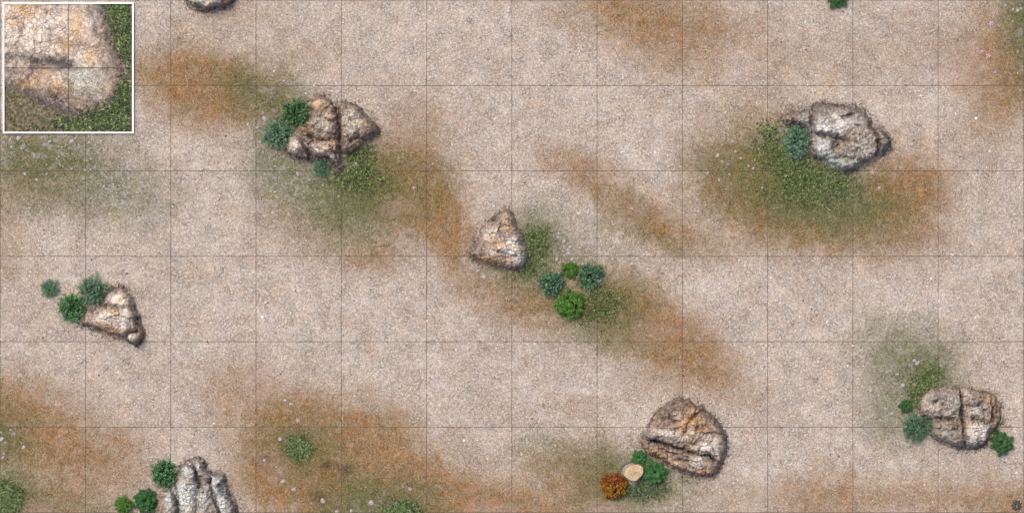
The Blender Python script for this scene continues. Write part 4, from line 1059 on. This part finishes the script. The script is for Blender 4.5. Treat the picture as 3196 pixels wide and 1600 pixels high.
# ------------------------------------------------------------------ the framed close-up panel lying in the corner
def panel():
    x0, y0, x1, y1 = 8, 8, 416, 416
    cx, cy = P((x0 + x1) / 2, (y0 + y1) / 2)
    f = 1 - .09 / CAM_H
    root = bpy.data.objects.new("framed_panel", None)
    COL.objects.link(root)
    root.location = (cx * f, cy * f, 0)
    root.scale = (1, 1, .6)
    tag(root, "square white framed panel showing a rock edge and grass, in the top left corner", "framed panel")
    a = 204 * S * f; w = 4.2 * S; hgt = .10
    V, F = [], []
    def box(xa, ya, xb, yb, za, zb):
        k = len(V)
        for z in (za, zb):
            V.extend([(xa, ya, z), (xb, ya, z), (xb, yb, z), (xa, yb, z)])
        F.extend([(k, k + 3, k + 2, k + 1), (k + 4, k + 5, k + 6, k + 7), (k, k + 1, k + 5, k + 4), (k + 1, k + 2, k + 6, k + 5), (k + 2, k + 3, k + 7, k + 6), (k + 3, k, k + 4, k + 7)])
    # mitred ring
    for q, r_ in ((a, a - w),):
        ring = []
        for z in (.001, hgt):
            for s in (q, r_):
                ring += [(-s, -s, z), (s, -s, z), (s, s, z), (-s, s, z)]
        V.extend(ring)
        for i in range(4):
            j = (i + 1) % 4
            F.extend([(i, j, 8 + j, 8 + i), (12 + i, 12 + j, 4 + j, 4 + i), (8 + i, 8 + j, 12 + j, 12 + i)])
    white = plain("white_frame_paint", (.88, .88, .87), .5, 20, .03)
    link("frame", mesh_np("frame", V, F, white), root)
    V.clear(); F.clear()
    b = a - w - .001
    box(-b, -b, b, b, .003, .02)
    T = NT("panel_soil")
    p = T.pos()
    v = T.math('ADD', T.math('MULTIPLY', T.noise(p, 18, 5, .65), .6), T.math('MULTIPLY', T.noise(p, 70, 3, .6), .4))
    T.bump(v, .9, .02)
    soil = T.base(T.cramp(v, [(.36, (.02, .02, .010)), (.5, (.10, .088, .05)), (.62, (.26, .20, .15))]), .95, .1)
    link("soil_bed", mesh_np("soil_bed", V, F, soil), root)
    V.clear(); F.clear()
    # cross wires printed over the panel
    t = .85 * S
    gx_, gy_ = (212.3 - 212) * S, -(212.0 - 212) * S
    box(gx_ - t, -b, gx_ + t, b, .083, .086)
    box(-b, gy_ - t, gx_ - t - .0005, gy_ + t, .083, .0858)
    box(gx_ + t + .0005, gy_ - t, b, gy_ + t, .083, .0858)
    link("cross_bars", mesh_np("cross_bars", V, F, plain("dark_bar", (.035, .033, .032), .7, 20, .2)), root)
    # the rock face
    sc = .4139
    ol = C([(-200, -200), (790, -200), (800, 28), (830, 150), (860, 260), (905, 350), (955, 430), (985, 520), (950, 620), (900, 740), (850, 800), (745, 835), (700, 890), (600, 895), (520, 870), (450, 865), (420, 800), (330, 800), (250, 765), (180, 715), (120, 680), (20, 670), (-200, 690)], sc, 0, 0)
    clip = (x0 + 4.6, y0 + 4.6, x1 - 4.6, y1 - 4.6)
    gr = [(C([(-50, 440), (150, 420), (350, 432), (540, 480)], sc, 0, 0), 6, .05), (C([(640, 0), (700, 120), (735, 280)], sc, 0, 0), 5, .02), (C([(130, 690), (180, 640), (240, 560)], sc, 0, 0), 4, .025), (C([(170, 720), (300, 790), (400, 770), (450, 840)], sc, 0, 0), 6, .03), (C([(540, 640), (640, 700), (720, 690)], sc, 0, 0), 4, .012)]
    X, Y, d, h, at = rock_field(ol, Z([(300, 200, 420, 240, 0, .03), (640, 300, 220, 280, 0, .02), (650, 700, 220, 130, 0, .012)], sc, 0, 0), gr,
        Z([(200, 200, 330, 250, 0, .92), (560, 200, 160, 240, 0, .8), (640, 430, 150, 110, 0, .7), (330, 380, 160, 60, 0, .8), (620, 600, 130, 90, 0, .45), (100, 560, 100, 60, 0, .5), (400, 600, 150, 100, 0, .5), (780, 720, 90, 70, 0, .5)], sc, 0, 0),
        Z([(330, 300, 420, 330, 0, .12), (180, 60, 120, 90, 0, .7), (110, 150, 90, 90, 0, .6), (580, 200, 60, 160, 0, .8), (190, 640, 90, 50, 0, .8), (330, 580, 90, 50, 0, .5), (500, 340, 60, 60, 0, .9), (680, 440, 60, 110, 0, .7), (430, 660, 90, 60, 0, .7), (830, 700, 60, 60, 0, .5), (330, 60, 50, 60, 0, .5)], sc, 0, 0),
        Z([(640, 560, 150, 110, 20, .55), (690, 640, 120, 90, 0, .4), (730, 80, 60, 120, 0, .3)], sc, 0, 0),
        [(C([(230, 450), (380, 460), (520, 490)], sc, 0, 0), 20, .95), (C([(-20, 425), (120, 420), (240, 430)], sc, 0, 0), 7, .8), (C([(-20, 700), (130, 690), (250, 770), (420, 800), (460, 860), (600, 890), (720, 860)], sc, 0, 0), 46, .95), (C([(800, 0), (850, 250), (960, 450), (960, 600), (880, 760)], sc, 0, 0), 44, .9), (C([(640, 0), (690, 110), (730, 270)], sc, 0, 0), 9, .55), (C([(120, 130), (160, 200), (140, 330)], sc, 0, 0), 6, .45), (C([(360, 250), (440, 290)], sc, 0, 0), 8, .5), (C([(130, 640), (230, 560), (240, 500)], sc, 0, 0), 9, .6), (C([(60, 520), (160, 540)], sc, 0, 0), 12, .4)],
        .042, 40, 1.25, 211, 2.2, 10, .20, clip)
    h = np.minimum(h, .060)
    o = build_field("rock_face", X, Y, d, h + .0205, at, M_ROCK_BIG, (cx, cy), 4, root, 0)
    for c in (o,): c.scale = (f, f, 1)
    # broad grass leaves and clover round the rock
    G = Z([(930, 120, 90, 110), (940, 250, 60, 130), (965, 380, 40, 90), (960, 640, 50, 90, 0, .8), (920, 780, 90, 90), (800, 880, 140, 80), (650, 945, 160, 45, 0, .8), (900, 940, 110, 60), (510, 950, 80, 50, 0, .5), (330, 975, 140, 35, 0, .12), (120, 940, 120, 50, 0, .06), (880, 40, 80, 40)], sc, 0, 0)
    GX_, GY_ = spread(G, .19, 77)
    m = 9
    k = (GX_ > x0 + m) & (GX_ < x1 - m) & (GY_ > y0 + m) & (GY_ < y1 - m)
    GX_, GY_ = GX_[k], GY_[k]
    wx, wy = P(GX_, GY_)
    r = np.random.default_rng(78)
    tone = np.clip(r.normal(.27, .28, len(wx)) + .5 * fbm(GX_ / 20, GY_ / 20, 5, 3), 0, 1)
    Vb, Fb, t = blades((wx - cx) * f, (wy - cy) * f, .11, .024, 79, tone, .021, 1.0)
    Vb[:, 0] = np.clip(Vb[:, 0], -b, b); Vb[:, 1] = np.clip(Vb[:, 1], -b, b); Vb[:, 2] = np.minimum(Vb[:, 2], .08)
    g = link("grass", mesh_np("grass", Vb, Fb, M_LUSH, False, dict(tone=t)), root)
    g["kind"] = "stuff"
panel()

# ------------------------------------------------------------------ small dark gear emblem near the bottom right corner
def emblem():
    wx, wy = P(3173, 1576)
    root = bpy.data.objects.new("gear_emblem", None)
    COL.objects.link(root)
    root.location = (wx, wy, 0)
    tag(root, "small dark gear shaped emblem with a letter n lying in the bottom right corner", "emblem")
    dark = plain("emblem_iron", (.03, .03, .03), .6, 200, .2)
    R = 17.5 * S
    def ring(outer, inner, z, z2, mat, name, parent):
        n = len(outer)
        V = [(*p, z2) for p in outer] + [(*p, z2) for p in inner] + [(*p, z) for p in outer] + [(*p, z) for p in inner]
        F = []
        for i in range(n):
            j = (i + 1) % n
            F += [(i, j, n + j, n + i), (2 * n + i, 2 * n + j, j, i), (n + i, n + j, 3 * n + j, 3 * n + i)]
        return link(name, mesh_np(name, V, F, mat), parent)
    n = 144
    out, inn = [], []
    for i in range(n):
        a = 2 * math.pi * i / n
        tooth = ((a / (2 * math.pi) * 9) % 1.0)
        q = R * (1.0 if .28 < tooth < .72 else .8)
        out.append((math.cos(a) * q, math.sin(a) * q)); inn.append((math.cos(a) * R * .64, math.sin(a) * R * .60))
    ring(out, inn, .002, .012, dark, "gear_ring", root)
    out2 = [(math.cos(2 * math.pi * i / 48) * R * .57, math.sin(2 * math.pi * i / 48) * R * .57) for i in range(48)]
    inn2 = [(math.cos(2 * math.pi * i / 48) * R * .44, math.sin(2 * math.pi * i / 48) * R * .44) for i in range(48)]
    ring(out2, inn2, .002, .010, dark, "inner_ring", root)
    # letter n: an arch with two legs
    V, F = [], []
    prof = []
    for s, ww in ((.36, 0), (.13, 1)):
        pts = [(-s, -.40)] + [(math.cos(math.pi - math.pi * i / 14) * s, .02 + math.sin(math.pi * i / 14) * s) for i in range(15)] + [(s, -.40)]
        prof.append(pts)
    m = len(prof[0])
    for z in (.010, .002):
        for pr in prof: V += [(p[0] * R, p[1] * R, z) for p in pr]
    for i in range(m - 1):
        F += [(i, i + 1, m + i + 1, m + i), (2 * m + i, 2 * m + i + 1, i + 1, i), (m + i, m + i + 1, 3 * m + i + 1, 3 * m + i)]
    o = link("letter", mesh_np("letter", V, F, dark), root, (0, 0, 0), math.radians(8))
emblem()
